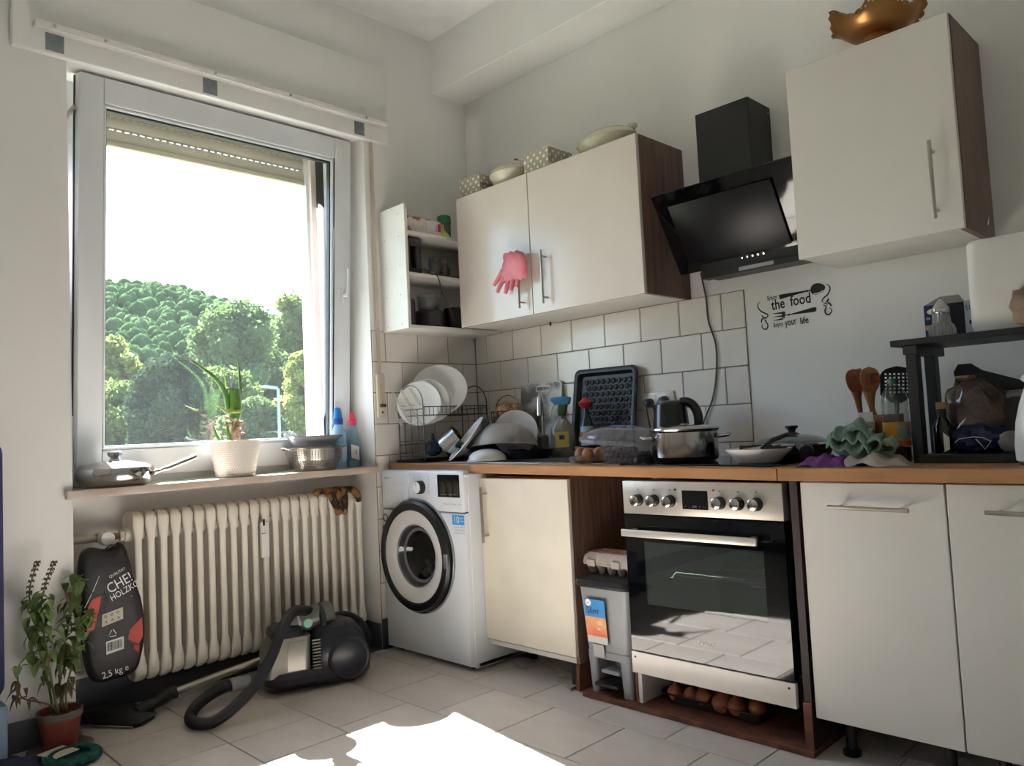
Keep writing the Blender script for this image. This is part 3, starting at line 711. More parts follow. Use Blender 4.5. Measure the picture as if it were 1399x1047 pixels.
for i in range(3): text(wm, 'PROSMART INVERTER', .0085, FY(.548, YW - .0008, .594 - i * .012), GREYINK, sx=.8)
part(wm, 'badge', MB(FY(.052, YW, .615)).lathe([(.018, 0), (.018, .001), (.014, .001), (.014, 0)], 24), INK)
part(wm, 'badge', MB(FY(.044, YW, .565)).lathe([(.015, 0), (.015, .001), (0, .001)], 20), mat('navy_ink', '#3a4a66', .5))
text(wm, 'iii', .01, FY(.073, YW - .0008, .62), GREYINK); text(wm, 'iii', .01, FY(.073, YW - .0008, .608), GREYINK)
part(wm, 'filter_cover', MB(FY(.512, YW, .103)).lathe([(.058, 0), (.058, .0015), (.0565, .002), (0, .002)], 36), WMW)
part(wm, 'side_groove', MB().bb(X1 - .0005, X1 + .0035, -.50, -.20, .12, .70, .002, 1), WMW)

# ------------------------------------------------------------------ bar handle
def bar_handle(parent, p0, p1, out, r=.006):
    p0, p1, out = V(p0), V(p1), V(out); d = (p1 - p0).normalized(); L_ = (p1 - p0).length
    h = part(parent, 'handle', MB().cyl(p0 + out, p1 + out, r, n=12), HANDLE)
    for k in (.12, .88): q = p0 + d * (L_ * k); part(h, 'handle_post', MB().cyl(q, q + out, r * .75, n=8), HANDLE)

# sink base cabinet
sc = thing('sink_cabinet', 'base cabinet with cream door and dark walnut side beside the washing machine', 'cabinet', (.875, -.30, 0))
DY = -.58
part(sc, 'door', MB().bb(.626, 1.122, DY, DY + .018, .127, .798, .002, 1), mat('cream_front', '#e2dac8', .3))
part(sc, 'side_panel', MB().box(1.105, 1.123, DY + .02, -.03, .10, .806), WALNUT)
part(sc, 'side_panel', MB().box(.628, .646, DY + .02, -.03, .10, .806), WHITEBOARD)
part(sc, 'bottom_board', MB().box(.646, 1.105, DY + .02, -.03, .10, .118), WHITEBOARD)
part(sc, 'top_rail', MB().box(.646, 1.105, DY + .02, -.50, .79, .806), CHIP)
mb = MB(); mb.box(1.07, 1.105, -.55, -.52, 0, .10)
part(sc, 'leg', mb, BLACKPL); part(sc, 'leg', MB().cyl((.68, -.36, 0), (.68, -.36, .10), .018), BLACKPL); part(sc, 'leg', MB().cyl((1.08, -.1, 0), (1.08, -.1, .10), .018), BLACKPL); part(sc, 'leg', MB().cyl((.68, -.1, 0), (.68, -.1, .10), .018), BLACKPL)
bar_handle(sc, (.666, DY, .762), (.668, DY, .532), (0, -.032, 0))
solo('plinth_offcut', MB().loft([[(1.108, -.575, .006), (1.128, -.575, .006), (1.128, -.40, .006), (1.108, -.40, .006)], [(1.11, -.57, .06), (1.128, -.575, .07), (1.128, -.40, .09), (1.108, -.40, .09)], [(1.106, -.565, .098), (1.124, -.565, .098), (1.124, -.42, .098), (1.108, -.42, .098)]]), CHIP, 'chipped brown board end standing beside the pedal bin', 'board')
STONE = mat('broken_tile', '#b1a89c', .6, col2='#9a9084', ns=10)
for poly, z0, z1, lab in (([(.63, -.46), (.76, -.50), (.78, -.44), (.69, -.40)], .001, .016, 'broken tile chip on the floor next to the washing machine'), ([(.74, -.38), (.99, -.47), (1.0, -.36), (.85, -.28)], .001, .018, 'large broken tile lying under the cream door'), ([(.96, -.52), (1.09, -.585), (1.095, -.48), (1.02, -.44)], .001, .014, 'broken tile corner lying beside the brown board end')):
    solo('broken_tile', MB().prism(poly, z0, z1), STONE, lab, 'broken tile', 'broken tiles under the sink cabinet')
solo('white_board', MB().bb(.64, .98, -.31, -.295, .0, .098, .002, 1), WHITEBOARD, 'white board standing on edge under the sink cabinet', 'board')

# oven housing
oh = thing('oven_housing', 'open brown chipboard housing around the built-in oven', 'cabinet', (1.61, -.30, 0))
part(oh, 'base_board', MB().bb(1.16, 2.04, -.60, -.05, .001, .02, .002, 1), CHIP)
part(oh, 'side_panel', MB().box(2.013, 2.036, -.585, -.03, .02, .804), DARKWOOD)
part(oh, 'side_panel', MB().box(1.398, 1.414, -.57, -.03, .02, .14), WHITEBOARD)
part(oh, 'worn_edge', MB().box(1.390, 1.398, -.575, -.52, .02, .14), CHIP); part(oh, 'worn_edge', MB().box(2.012, 2.037, -.592, -.585, .02, .155), CHIP)
fs = part(oh, 'front_strip', MB().bb(1.392, 1.992, -.592, -.575, .129, .203, .0015, 1), WHITEGLOSS)
part(fs, 'screw', MB(FY(1.408, -.592, .185)).lathe([(0, 0), (.004, 0), (.004, .001), (0, .001)], 10).add([], []), INK); part(fs, 'screw', MB(FY(1.972, -.592, .187)).lathe([(0, 0), (.004, 0), (.004, .001), (0, .001)], 10), INK)

# built-in oven
YO = -.590
ov = thing('oven', 'built-in oven with steel knob panel and black glass door', 'oven', (1.69, -.30, .14))
part(ov, 'cavity', MB().box(1.41, 1.975, -.03, -.05, .21, .79).box(1.41, 1.43, -.555, -.03, .21, .79).box(1.955, 1.975, -.555, -.03, .21, .79).box(1.41, 1.975, -.555, -.03, .205, .225).box(1.41, 1.975, -.555, -.03, .77, .79), mat('oven_enamel', '#5d6463', .4))
pn = part(ov, 'control_panel', MB().bb(1.392, 1.992, YO, -.55, .682, .797, .003, 2), mat('panel_steel', '#c9c3b8', .33, .55, ns=6, stretch=(1, 40, 40)))
for i, x in enumerate((1.459, 1.525, 1.591, 1.779, 1.844, 1.906)):
    M = FY(x, YO, .731)
    kb = part(ov, 'knob', MB(M).lathe([(0, 0), (.021, 0), (.021, .003), (.0185, .005), (.0195, .026), (.018, .028)], 28), BLACKPL)
    part(kb, 'knob_face', MB(M).lathe([(0, .0292), (.016, .0292), (.018, .028)], 28), STEELV)
    part(kb, 'knob_mark', MB(FY(x, YO, .768)).box(-.003, .003, -.0015, .0015, 0, .0006), INK)
dsp = part(ov, 'display', MB(FY(0, YO, 0)).bb(1.638, 1.735, .706, .768, 0, .002, .0008, 1), BLACKGL)
text(dsp, '<    |   000   |    >', .011, FY(1.646, YO - .0024, .712), GREYINK)
part(ov, 'indicator', MB(FY(1.758, YO, .771)).lathe([(0, 0), (.004, 0), (.004, .002), (0, .002)], 12), mat('red_lamp', '#b03a2a', .3)); part(ov, 'indicator', MB(FY(1.612, YO, .770)).lathe([(0, 0), (.004, 0), (.004, .002), (0, .002)], 12), INK)
dd = MB(); wx0, wx1, wz0, wz1 = 1.470, 1.918, .372, .588
dd.box(1.394, wx0, YO, YO + .008, .208, .677).box(wx1, 1.990, YO, YO + .008, .208, .677).box(wx0, wx1, YO, YO + .008, .208, wz0).box(wx0, wx1, YO, YO + .008, wz1, .677)
od = part(ov, 'oven_door', dd, BLACKGL)
part(od, 'door_window', MB().box(wx0, wx1, YO + .001, YO + .007, wz0, wz1), clear('oven_glass', '#c8d0cc', .01, body=.08, bcol='#9aa39f'))
part(od, 'door_frame', MB().box(1.394, 1.415, YO + .008, -.556, .208, .677), BLACKMT); part(od, 'door_frame', MB().box(1.969, 1.990, YO + .008, -.556, .208, .677), BLACKMT)
part(od, 'handle', MB().bb(1.412, 1.922, -.640, -.630, .609, .634, .003, 2), mat('handle_steel', '#d0c9be', .35, .5)); part(od, 'handle_bracket', MB().box(1.432, 1.447, -.632, YO, .613, .631), STEEL); part(od, 'handle_bracket', MB().box(1.887, 1.902, -.632, YO, .613, .631), STEEL)
text(od, 'Amica', .026, FY(1.665, YO - .0008, .268), mat('logo_silver', '#c9c9c9', .4, ), name='brand_lettering')
rk = MB(); yk = -.50
rk.tube([(1.435, yk, .455), (1.52, yk, .455), (1.535, yk, .475), (1.80, yk, .475), (1.815, yk, .455), (1.95, yk, .455)], .003, 6)
for i in range(12): rk.tube([(1.45, yk + .03 * i, .462), (1.94, yk + .03 * i, .462)], .0015, 5)
rk.tube([(1.435, yk, .455), (1.435, -.12, .455)], .003, 6).tube([(1.95, yk, .455), (1.95, -.12, .455)], .003, 6)
part(ov, 'oven_rack', rk, CHROME)

# tray of onions below the oven
tr = thing('baking_tray', 'dark baking tray full of onions under the oven', 'baking tray', (1.655, -.40, .02))
TX0, TX1, TY0, TY1 = 1.45, 1.85, -.53, -.28
mb = MB()
def rrect(x0, x1, y0, y1, r, z, n=5):
    o = []
    for cx_, cy_, a0 in ((x1 - r, y1 - r, 0), (x0 + r, y1 - r, 90), (x0 + r, y0 + r, 180), (x1 - r, y0 + r, 270)):
        o += [(cx_ + r * math.cos(math.radians(a0 + 90 * i / n)), cy_ + r * math.sin(math.radians(a0 + 90 * i / n)), z) for i in range(n + 1)]
    return o
mb.loft([rrect(TX0 + .03, TX1 - .03, TY0 + .02, TY1 - .02, .02, .021), rrect(TX0 + .015, TX1 - .015, TY0 + .01, TY1 - .01, .025, .05), rrect(TX0, TX1, TY0, TY1, .03, .056), rrect(TX0, TX1, TY0, TY1, .03, .058), rrect(TX0 + .017, TX1 - .017, TY0 + .012, TY1 - .012, .024, .054), rrect(TX0 + .032, TX1 - .032, TY0 + .022, TY1 - .022, .02, .024)])
part(tr, 'tray', mb, BLACKMT)
ONION = mat('onion_skin', '#9a5a3d', .4, col2='#7a4030', ns=10, stretch=(1, 1, .2), rand=.15)
onion0 = None
osp = [(1.50, -.49, 0), (1.56, -.48, .3), (1.62, -.495, .8), (1.68, -.50, 1.4), (1.745, -.495, 2), (1.80, -.47, .5), (1.51, -.42, 1), (1.575, -.41, .2), (1.64, -.43, 1.1), (1.705, -.43, 2.2), (1.77, -.41, .7), (1.53, -.35, .4), (1.60, -.34, 1.9), (1.67, -.36, .9), (1.74, -.35, 1.3)]
for i, (x, y, t) in enumerate(osp):
    s = .92 + .16 * random.random()
    M = T(x, y, .024) @ R(math.degrees(t), 'Z') @ R(25 * math.sin(5 * t), 'X')
    if onion0 is None:
        onion0 = thing('onion', 'brown-skinned onion lying in the tray under the oven', 'onion', (x, y, .024), 0, 'onions in the tray under the oven'); M0 = T(x, y, .024)
        part(onion0, 'bulb', MB(M0).lathe([(0, .002), (.012, 0), (.024, .008), (.032, .024), (.031, .036), (.022, .05), (.009, .058), (.005, .066), (0, .068)], 18), ONION)
        part(onion0, 'root_tuft', MB(M0).lathe([(0, -.002), (.006, 0), (.005, .003)], 8), mat('root_brown', '#5a4030', .9))
    else:
        copies(onion0, T(x, y, .030 if i else .024) @ R(math.degrees(t), 'Z') @ R(18 * math.sin(5 * t), 'X') @ Matrix.Scale(s, 4))

# right base cabinets
for i, (x0, x1, lab) in enumerate(((2.044, 2.436, 'white base cabinet beside the oven housing'), (2.440, 2.84, 'white base cabinet next to the white cabinet beside the oven'))):
    c = thing('base_cabinet', lab, 'cabinet', ((x0 + x1) / 2, -.3, 0), 0, 'white base cabinets')
    part(c, 'carcass', MB().box(x0 + .002, x1 - .002, DY + .02, -.03, .11, WR - .04), WHITEBOARD)
    part(c, 'door', MB().bb(x0, x1, DY, DY + .018, .113, .800, .002, 1), WHITEMATT)
    bar_handle(c, (x0 + .095, DY, .734), (x0 + .311, DY, .731), (0, -.035, 0))
    for fx in (x0 + .065, x1 - .06):
        for fy in (-.50, -.10):
            part(c, 'leg', MB(T(fx, fy, 0)).lathe([(0, 0), (.026, 0), (.026, .012), (.015, .02), (.015, .11)], 16), BLACKPL)
c = thing('base_cabinet', 'white base cabinet at the end of the run under the rack worktop', 'cabinet', (3.06, -.3, 0), 0, 'white base cabinets')
part(c, 'carcass', MB().box(2.846, 3.28, DY + .02, -.03, .11, WR - .04), WHITEBOARD); part(c, 'door', MB().bb(2.844, 3.282, DY, DY + .018, .113, .80, .002, 1), WHITEMATT)
for fx in (2.9, 3.22):
    for fy in (-.5, -.1): part(c, 'leg', MB(T(fx, fy, 0)).lathe([(0, 0), (.026, 0), (.026, .012), (.015, .02), (.015, .11)], 16), BLACKPL)

# ------------------------------------------------------------------ upper cabinets
uc = thing('wall_cabinet', 'wide white gloss wall cabinet with two doors and walnut side', 'cabinet', (.81, -.16, 1.503), 0, 'white wall cabinets')
UD = -.328
part(uc, 'carcass', MB().box(.269, 1.336, UD + .019, -.002, 1.506, 2.138), WHITEBOARD)
part(uc, 'side_panel', MB().box(1.336, 1.354, UD + .019, -.001, 1.503, 2.14), WALNUT)
d1 = part(uc, 'door', MB().bb(.267, .7515, UD, UD + .018, 1.503, 2.14, .0015, 1), WHITEGLOSS); d2 = part(uc, 'door', MB().bb(.7555, 1.352, UD, UD + .018, 1.503, 2.14, .0015, 1), WHITEGLOSS)
bar_handle(d1 if 0 else uc, (.700, UD, 1.76), (.700, UD, 1.535), (0, -.032, 0)); bar_handle(uc, (.845, UD, 1.77), (.845, UD, 1.535), (0, -.032, 0))
part(uc, 'hook', MB().cyl((.60, -.05, 1.506), (.60, -.05, 1.488), .005), BLACKPL)
vc = thing('wall_cabinet', 'white matt wall cabinet with one door and walnut side beside the hood', 'cabinet', (2.22, -.16, 1.517), 0, 'white wall cabinets')
VD = -.317
part(vc, 'carcass', MB().box(1.972, 2.452, VD + .019, -.002, 1.520, 2.158), WHITEBOARD)
part(vc, 'side_panel', MB().box(2.452, 2.470, VD + .019, -.001, 1.517, 2.16), WALNUT)
part(vc, 'door', MB().bb(1.970, 2.468, VD, VD + .018, 1.517, 2.16, .0015, 1), WHITEMATT)
bar_handle(vc, (2.402, VD, 1.785), (2.402, VD, 1.553), (0, -.034, 0))
part(vc, 'cup_hook', MB().tube(spline([(2.4735, -.10, 1.555), (2.478, -.10, 1.575), (2.482, -.115, 1.572), (2.482, -.12, 1.55)], 5), .002, 6), CHROME)

# open shelf unit on the window wall
su = thing('open_shelf', 'open white shelf unit on the window wall beside the gloss cabinet', 'shelf', (.105, -.33, 1.497))
part(su, 'side_panel', MB().bb(.0065, .21, -.605, -.588, 1.497, 2.09, .001, 1), WHITEBOARD)
part(su, 'side_panel', MB().bb(.0065, .21, -.032, -.016, 1.497, 2.09, .001, 1), WHITEBOARD)
for z in (1.497, 1.748, 1.948): part(su, 'shelf_board', MB().bb(.0065, .208, -.588, -.032, z, z + .016, .001, 1), WHITEBOARD)
part(su, 'back_panel', MB().box(.001, .0065, -.604, -.017, 1.497, 1.964), WHITEBOARD)
mb = MB()
for z in (1.52, 1.66, 1.80, 1.94, 2.05):
    for x in (.05, .16): mb.cyl((x, -.6055, z), (x, -.604, z), .003, n=8)
part(su, 'screw_cap', mb, GREYINK)

# ------------------------------------------------------------------ extractor hood
ho = thing('extractor_hood', 'black slanted glass extractor hood with square chimney over the hob', 'extractor hood', (1.68, -.12, 1.55))
BLK = mat('black_sheet_metal', '#18181b', .38, col2='#141416', ns=4)
part(ho, 'chimney', MB().bb(1.53, 1.755, -.175, -.002, 1.74, 2.19, .002, 1), BLK)
part(ho, 'chimney_screw', MB(FX(1.755, -.02, 2.165)).lathe([(0, 0), (.004, 0), (.004, .001), (0, .001)], 10), STEEL)
HM = frame((1.39, -.125, 1.585), (1, 0, 0), (0, -.18, .287))
part(ho, 'glass_panel', MB(HM).bb(0, .574, 0, .342, -.006, 0, .002, 1), BLACKGL)
part(ho, 'front_panel', MB(HM).bb(.062, .485, .04, .288, .005, .011, .002, 2), mat('black_satin_panel', '#0e0e12', .35, spec=.3))
part(ho, 'panel_spacer', MB(HM).box(.08, .465, .06, .27, 0, .005), BLACKMT)
bd_ = [(-.003, 1.56), (-.003, 1.80), (-.17, 1.80), (-.262, 1.83), (-.135, 1.60), (-.135, 1.56)]
mb = MB(Matrix(((0, 0, 1, 0), (1, 0, 0, 0), (0, 1, 0, 0), (0, 0, 0, 1)))).prism(bd_, 1.49, 1.955)
part(ho, 'body', mb, BLK)
part(ho, 'lower_lip', MB().bb(1.50, 1.95, -.15, -.10, 1.548, 1.572, .002, 1), BLK)
part(ho, 'lamp', MB().bb(1.66, 1.80, -.151, -.135, 1.553, 1.567, .001, 1), mat('frosted_lamp', '#9b9a96', .4))
for i in range(5): part(ho, 'button', MB(HM @ T(.278 + .022 * i, .022, 0)).lathe([(0, 0), (.005, 0), (.005, .003), (0, .0035)], 12), CHROME)
solo('hood_cable', MB().tube(spline([(1.425, -.03, 1.60), (1.43, -.012, 1.50), (1.435, -.012, 1.40), (1.462, -.012, 1.30), (1.455, -.012, 1.18), (1.43, -.012, 1.08), (1.39, -.015, 1.0), (1.37, -.02, .93)], 8), .0035, 7), mat('grey_cable', '#4b4441', .5), 'dark cable running down the tiles from the extractor hood', 'cable')

# ------------------------------------------------------------------ pedal bin with egg carton
bn = thing('pedal_bin', 'slim grey plastic pedal bin with black lid beside the oven', 'bin', (1.272, -.47, .02))
SILV = mat('silver_grey_plastic', '#8d8f91', .38, ns=3)
def binring(z, k=0):
    t = (z - .02) / .40; x0 = 1.185 - .032 * t; x1 = 1.368 + .026 * t; y0 = -.592 + .03 * (1 - t) * 0 + .02 * (1 - t); y1 = -.35
    return rrect(x0 + k, x1 - k, y0 + k, y1 - k, .03 - k * .5, z, 5)
rings = [binring(z) for z in (.02, .05, .12, .24, .36, .405)]
mb = MB(); n = len(rings[0])
mb.loft([binring(.16), binring(.24), binring(.36), binring(.405)])
# lower skirt with an arch for the pedal
for a, b, z0, z1 in ((1.186, 1.218, .02, .17), (1.330, 1.372, .02, .17)):
    mb.loft([rrect(a, b, -.574, -.40, .012, z0, 4), rrect(a - .008, b + .004, -.580, -.38, .012, z1, 4)])
mb.box(1.19, 1.37, -.46, -.40, .02, .17)
mb.loft([rrect(1.182, 1.374, -.581, -.36, .02, .148, 5), rrect(1.180, 1.376, -.583, -.36, .02, .175, 5)])
part(bn, 'bucket', mb, SILV)
part(bn, 'lid', MB().loft([rrect(1.146, 1.398, -.602, -.342, .035, .405), rrect(1.140, 1.402, -.606, -.338, .038, .415), rrect(1.144, 1.398, -.602, -.342, .038, .432), rrect(1.17, 1.375, -.58, -.36, .03, .442)]), BLACKPL)
part(bn, 'pedal', MB().bb(1.222, 1.328, -.60, -.50, .052, .066, .004), BLACKPL); part(bn, 'pedal_arch', MB().box(1.219, 1.329, -.470, -.462, .02, .15), SILV)
part(bn, 'pedal_pad', MB().bb(1.245, 1.325, -.585, -.52, .098, .112, .004), GREYPL)
ls = part(bn, 'label_sticker', MB(frame((1.196, -.5905, .20), (1, 0, 0), (0, -.032, .4))).box(.0, .094, .10, .165, 0, .001), mat('label_blue', '#2f86c4', .4))
LM = frame((1.196, -.592, .20), (1, 0, 0), (0, -.032, .4))
ORG = mat('label_orange', '#d9653f', .4, col2='#e0a878', ns=10)
part(bn, 'label_sticker', MB(LM).box(0, .094, .03, .10, -.001, .0002), ORG); part(bn, 'label_sticker', MB(LM).box(0, .094, .004, .03, -.001, .0002), mat('label_grey', '#c9c6c1', .5))
part(bn, 'price_sticker', MB(LM).box(.022, .072, -.045, 0, -.001, .0004), mat('label_grey2', '#b9b6b2', .6))
text(ls, 'Slim', .036, LM @ T(.008, .112, .0012), mat('navy_text', '#1d3557', .5), sx=.95)
part(ls, 'speech_bubble', MB(LM @ T(.02, .152, .0008)).lathe([(0, 0), (.013, 0), (.013, .0005), (0, .0005)], 16), WHITEINK)
text(ls, 'sus', .010, LM @ T(.012, .148, .002), mat('navy_text', '#1d3557', .5)); text(bn, '15L', .018, LM @ T(.05, .075, .0006), WHITEINK); text(bn, 'iiiiii', .012, LM @ T(.05, .055, .0006), WHITEINK)

ec = thing('egg_carton', 'grey pulp egg carton lying on the pedal bin lid', 'egg carton', (1.25, -.50, .442), -4)
PULP = mat('egg_carton_pulp', '#b4aa9f', .9, col2='#a0968c', ns=40, bump=.3)
M = T(1.262, -.485, .442) @ R(-3, 'Z')
mb = MB(M)
for i in range(5):
    for j in range(2): mb.M = M @ T(-.095 + i * .048, -.026 + j * .052, 0); mb.lathe([(0, 0), (.012, 0), (.022, .032), (.0255, .034)], 10)
mb.M = M; mb.loft([rrect(-.122, .122, -.056, .056, .015, .032), rrect(-.124, .124, -.058, .058, .015, .040)])
part(ec, 'egg_cups', mb, PULP)
lid = part(ec, 'carton_lid', MB(M).loft([rrect(-.124, .124, -.058, .058, .015, .041), rrect(-.12, .12, -.054, .054, .02, .066), rrect(-.108, .108, -.044, .044, .02, .078), rrect(-.09, .09, -.03, .03, .02, .080)]), PULP)
part(lid, 'paper_label', MB(M).bb(-.085, .10, -.036, .036, .079, .0815, .001, 1), mat('red_paper', '#a8493c', .6, col2='#c8b9a8', ns=14))
part(lid, 'closing_tab', MB(M).bb(-.09, -.05, -.064, -.057, .028, .055, .002, 1), PULP); part(lid, 'closing_tab', MB(M).bb(.03, .07, -.064, -.057, .028, .055, .002, 1), PULP)
# ------------------------------------------------------------------ on top of the gloss cabinet
def dots_mat(name, c1, c2, s):
    m = mat(name, c1, .7); nt = m.node_tree; N = nt.nodes; L = nt.links
    tc = N.new('ShaderNodeTexCoord'); sp = N.new('ShaderNodeSeparateXYZ'); L.new(tc.outputs['Object'], sp.inputs[0])
    def math_(op, a, b=None):
        n = N.new('ShaderNodeMath'); n.operation = op
        for i, q in enumerate((a, b)):
            if q is None: continue
            if isinstance(q, (int, float)): n.inputs[i].default_value = q
            else: L.new(q, n.inputs[i])
        return n.outputs[0]
    u = math_('MULTIPLY', math_('ADD', sp.outputs[0], sp.outputs[1]), s); v = math_('MULTIPLY', sp.outputs[2], s)
    a = math_('ADD', u, v); b = math_('SUBTRACT', u, v)
    fa = math_('SUBTRACT', math_('FRACT', a), .5); fb = math_('SUBTRACT', math_('FRACT', b), .5)
    d = math_('ADD', math_('MULTIPLY', fa, fa), math_('MULTIPLY', fb, fb)); k = math_('LESS_THAN', d, .06)
    mx = N.new('ShaderNodeMix'); mx.data_type = 'RGBA'; L.new(k, mx.inputs[0]); mx.inputs[6].default_value = lin(c1); mx.inputs[7].default_value = lin(c2)
    L.new(mx.outputs[2], N['Principled BSDF'].inputs['Base Color']); return m
DOTS = dots_mat('polka_dot_paper', '#aaa594', '#e6e2d6', 26)
for x0, x1, lab in ((.272, .425, 'grey polka-dot storage box at the shelf end of the gloss cabinet top'), (.715, .875, 'grey polka-dot storage box between the two cream dishes')):
    b = thing('storage_box', lab, 'box', ((x0 + x1) / 2, -.22, 2.14), 0, 'polka-dot boxes on the gloss cabinet')
    part(b, 'box', MB().bb(x0 + .004, x1 - .004, -.306, -.154, 2.14, 2.21, .002, 1), DOTS); part(b, 'lid', MB().bb(x0, x1, -.31, -.15, 2.195, 2.235, .002, 1), DOTS)
CREAMD = mat('cream_glass_dish', '#d9d2bb', .2, ns=4)
cd = thing('covered_dish', 'cream lidded dish with a small red knob on the gloss cabinet', 'dish', (.57, -.19, 2.14))
M = T(.57, -.20, 2.14)
part(cd, 'bowl', MB(M).lathe([(0, 0), (.07, 0), (.11, .02), (.13, .055), (.132, .06)], 36), CREAMD)
l_ = part(cd, 'lid', MB(M).lathe([(.135, .06), (.132, .072), (.10, .10), (.05, .115), (0, .117)], 36), CREAMD); part(l_, 'knob', MB(M).lathe([(.006, .114), (.006, .122), (.013, .128), (.014, .137), (.009, .145), (0, .147)], 16), mat('red_knob', '#93403a', .3))
part(l_, 'moulded_swirl', MB(M).tube(spline([(.06, -.09, .093), (.09, -.02, .1), (.05, .03, .113), (.0, .02, .118)], 6), .008, 8), CREAMD)
gb = thing('gravy_boat', 'long cream lidded dish near the walnut side on the gloss cabinet', 'dish', (1.13, -.2, 2.14))
M = T(1.12, -.21, 2.14) @ Matrix.Diagonal((1.25, .8, 1, 1))
part(gb, 'bowl', MB(M).lathe([(0, 0), (.06, 0), (.10, .025), (.116, .06)], 36), CREAMD); l_ = part(gb, 'lid', MB(M).lathe([(.118, .06), (.112, .075), (.08, .098), (.03, .108), (0, .109)], 36), CREAMD)
part(gb, 'handle', MB().tube(spline([(1.22, -.21, 2.205), (1.25, -.21, 2.225), (1.275, -.21, 2.22)], 5), [.02, .02, .018, .017, .016, .016, .015, .014, .014, .013, .01], 10), CREAMD)
part(l_, 'knob', MB(T(1.10, -.21, 2.249)).lathe([(0, 0), (.014, 0), (.012, .008), (0, .009)], 14), mat('brown_knob', '#6b5a48', .5))

# golden bowl on the matt cabinet
go = thing('golden_bowl', 'golden metal bowl with pierced ruffled rim on the matt wall cabinet', 'bowl', (2.248, -.25, 2.16))
GOLD = mat('old_gold', '#b98a54', .28, .85, col2='#a87642', ns=6)
M = T(2.248, -.25, 2.16)
part(go, 'foot', MB(M).lathe([(0, 0), (.05, 0), (.052, .006), (.046, .01), (.047, .014), (.043, .018), (.044, .022), (.041, .026), (.042, .03), (.04, .034)], 32), mat('copper_foot', '#a4693f', .4, .7))
PIERCE = lambda i, j: (j == 11 and i % 4 == 0) or (j == 12 and i % 4 == 2)
def gbowl(k):
    def f(u, v):
        a = 2 * PI * u; r = np.interp(v, [0, .3, .6, .8, 1], [.038, .085, .112, .126, .140]); z = np.interp(v, [0, .3, .6, .8, 1], [.034, .046, .070, .086, .098])
        w = max(0, v - .6) / .4
        r = r * (1 + .06 * w * math.sin(5 * a) + .025 * w * math.sin(34 * a) * (v > .95)); z = z + .024 * w * math.sin(5 * a + .8)
        return tuple(M @ V((r * math.cos(a) * k, r * math.sin(a) * k, z + (1 - k) * .06)))
    return f
part(go, 'bowl', MB().grid(gbowl(1), 136, 14, True, PIERCE).grid(gbowl(.975), 136, 14, True, PIERCE), GOLD, smooth=60)

# pink rubber glove hanging on the cabinet handle
pg = thing('rubber_glove', 'pink rubber glove hanging over the handle of the gloss cabinet', 'glove', (.66, -.372, 1.62))
PINKR = mat('pink_rubber', '#e0828c', .5, col2='#d06f7b', ns=10, sss=.1)
def flat_loft(rows, y):  # rows: (xl, xr, z, thickness, dy)
    rings = []
    for xl, xr, z, t, dy in rows:
        cx_, hx = (xl + xr) / 2, (xr - xl) / 2
        rings.append([(cx_ + hx * math.cos(2 * PI * i / 14), y + dy + t * math.sin(2 * PI * i / 14), z + .004 * math.sin(3 * i)) for i in range(14)])
    return MB().loft(rings)
part(pg, 'cuff', flat_loft([(.63, .72, 1.79, .010, 0), (.625, .755, 1.775, .016, -.002), (.655, .78, 1.73, .014, -.006), (.70, .785, 1.68, .010, -.01), (.735, .775, 1.655, .004, -.012)], -.374), PINKR, smooth=60)
part(pg, 'hand', flat_loft([(.635, .70, 1.78, .010, 0), (.61, .735, 1.745, .016, 0), (.60, .735, 1.70, .015, 0), (.605, .725, 1.665, .012, 0)], -.366), PINKR, smooth=60)
for pts in ([(.615, -.366, 1.72), (.585, -.368, 1.69), (.553, -.37, 1.662)], [(.62, -.366, 1.69), (.60, -.37, 1.66), (.575, -.372, 1.625)], [(.65, -.366, 1.68), (.64, -.372, 1.64), (.628, -.373, 1.612)], [(.68, -.366, 1.68), (.672, -.372, 1.64), (.665, -.374, 1.62)], [(.712, -.366, 1.69), (.708, -.372, 1.65), (.70, -.374, 1.63)]):
    p = spline(pts, 5); part(pg, 'finger', MB().tube(p, [.013 - .005 * i / len(p) for i in range(len(p))], 8), PINKR, smooth=60)

# ------------------------------------------------------------------ contents of the open shelf
Z1, Z2, Z3 = 1.964, 1.764, 1.513
def carton(nm, lab, x0, x1, y0, y1, z0, z1, m, cat='box', group=None):
    c = thing(nm, lab, cat, ((x0 + x1) / 2, (y0 + y1) / 2, z0), 0, group); part(c, 'carton', MB().bb(x0, x1, y0, y1, z0, z1, .0015, 1), m); return c
c = carton('food_carton', 'white and red printed food carton on the open shelf', .09, .19, -.583, -.36, Z1, 2.042, mat('printed_carton', '#cdc2ba', .6, col2='#8d5a4e', ns=18, lo=.42, hi=.52))
part(c, 'print_panel', MB(FX(.1905, 0, 0)).box(-.475, -.37, Z1 + .006, 2.035, 0, .0008), mat('carton_white', '#d5d0cc', .6)); text(c, 'dolci', .018, FX(.1915, -.392, Z1 + .02) @ R(90, 'Z'), INK)
part(c, 'red_badge', MB(FX(.191, 0, 0)).bb(-.388, -.368, Z1 + .022, Z1 + .062, .0005, .0015, .0004, 1), mat('badge_red', '#b03040', .5))
for i in range(5): text(c, 'lllllll', .009, FX(.1915, -.47, Z1 + .06 - i * .01), GREYINK)
carton('tea_box', 'small turquoise box behind the printed carton on the open shelf', .03, .08, -.583, -.53, Z1, 2.085, mat('turquoise_card', '#6fb0bd', .5))
fo = solo('foil_pack', MB(T(.055, -.485, Z1 + .05)).ball((0, 0, 0), (.022, .04, .05), 14, 10, lambda d: 1 + .12 * math.sin(9 * d.y + 6 * d.z)), mat('foil', '#8d8c8a', .3, .7), 'crumpled foil pack behind the printed carton on the open shelf', 'packet')
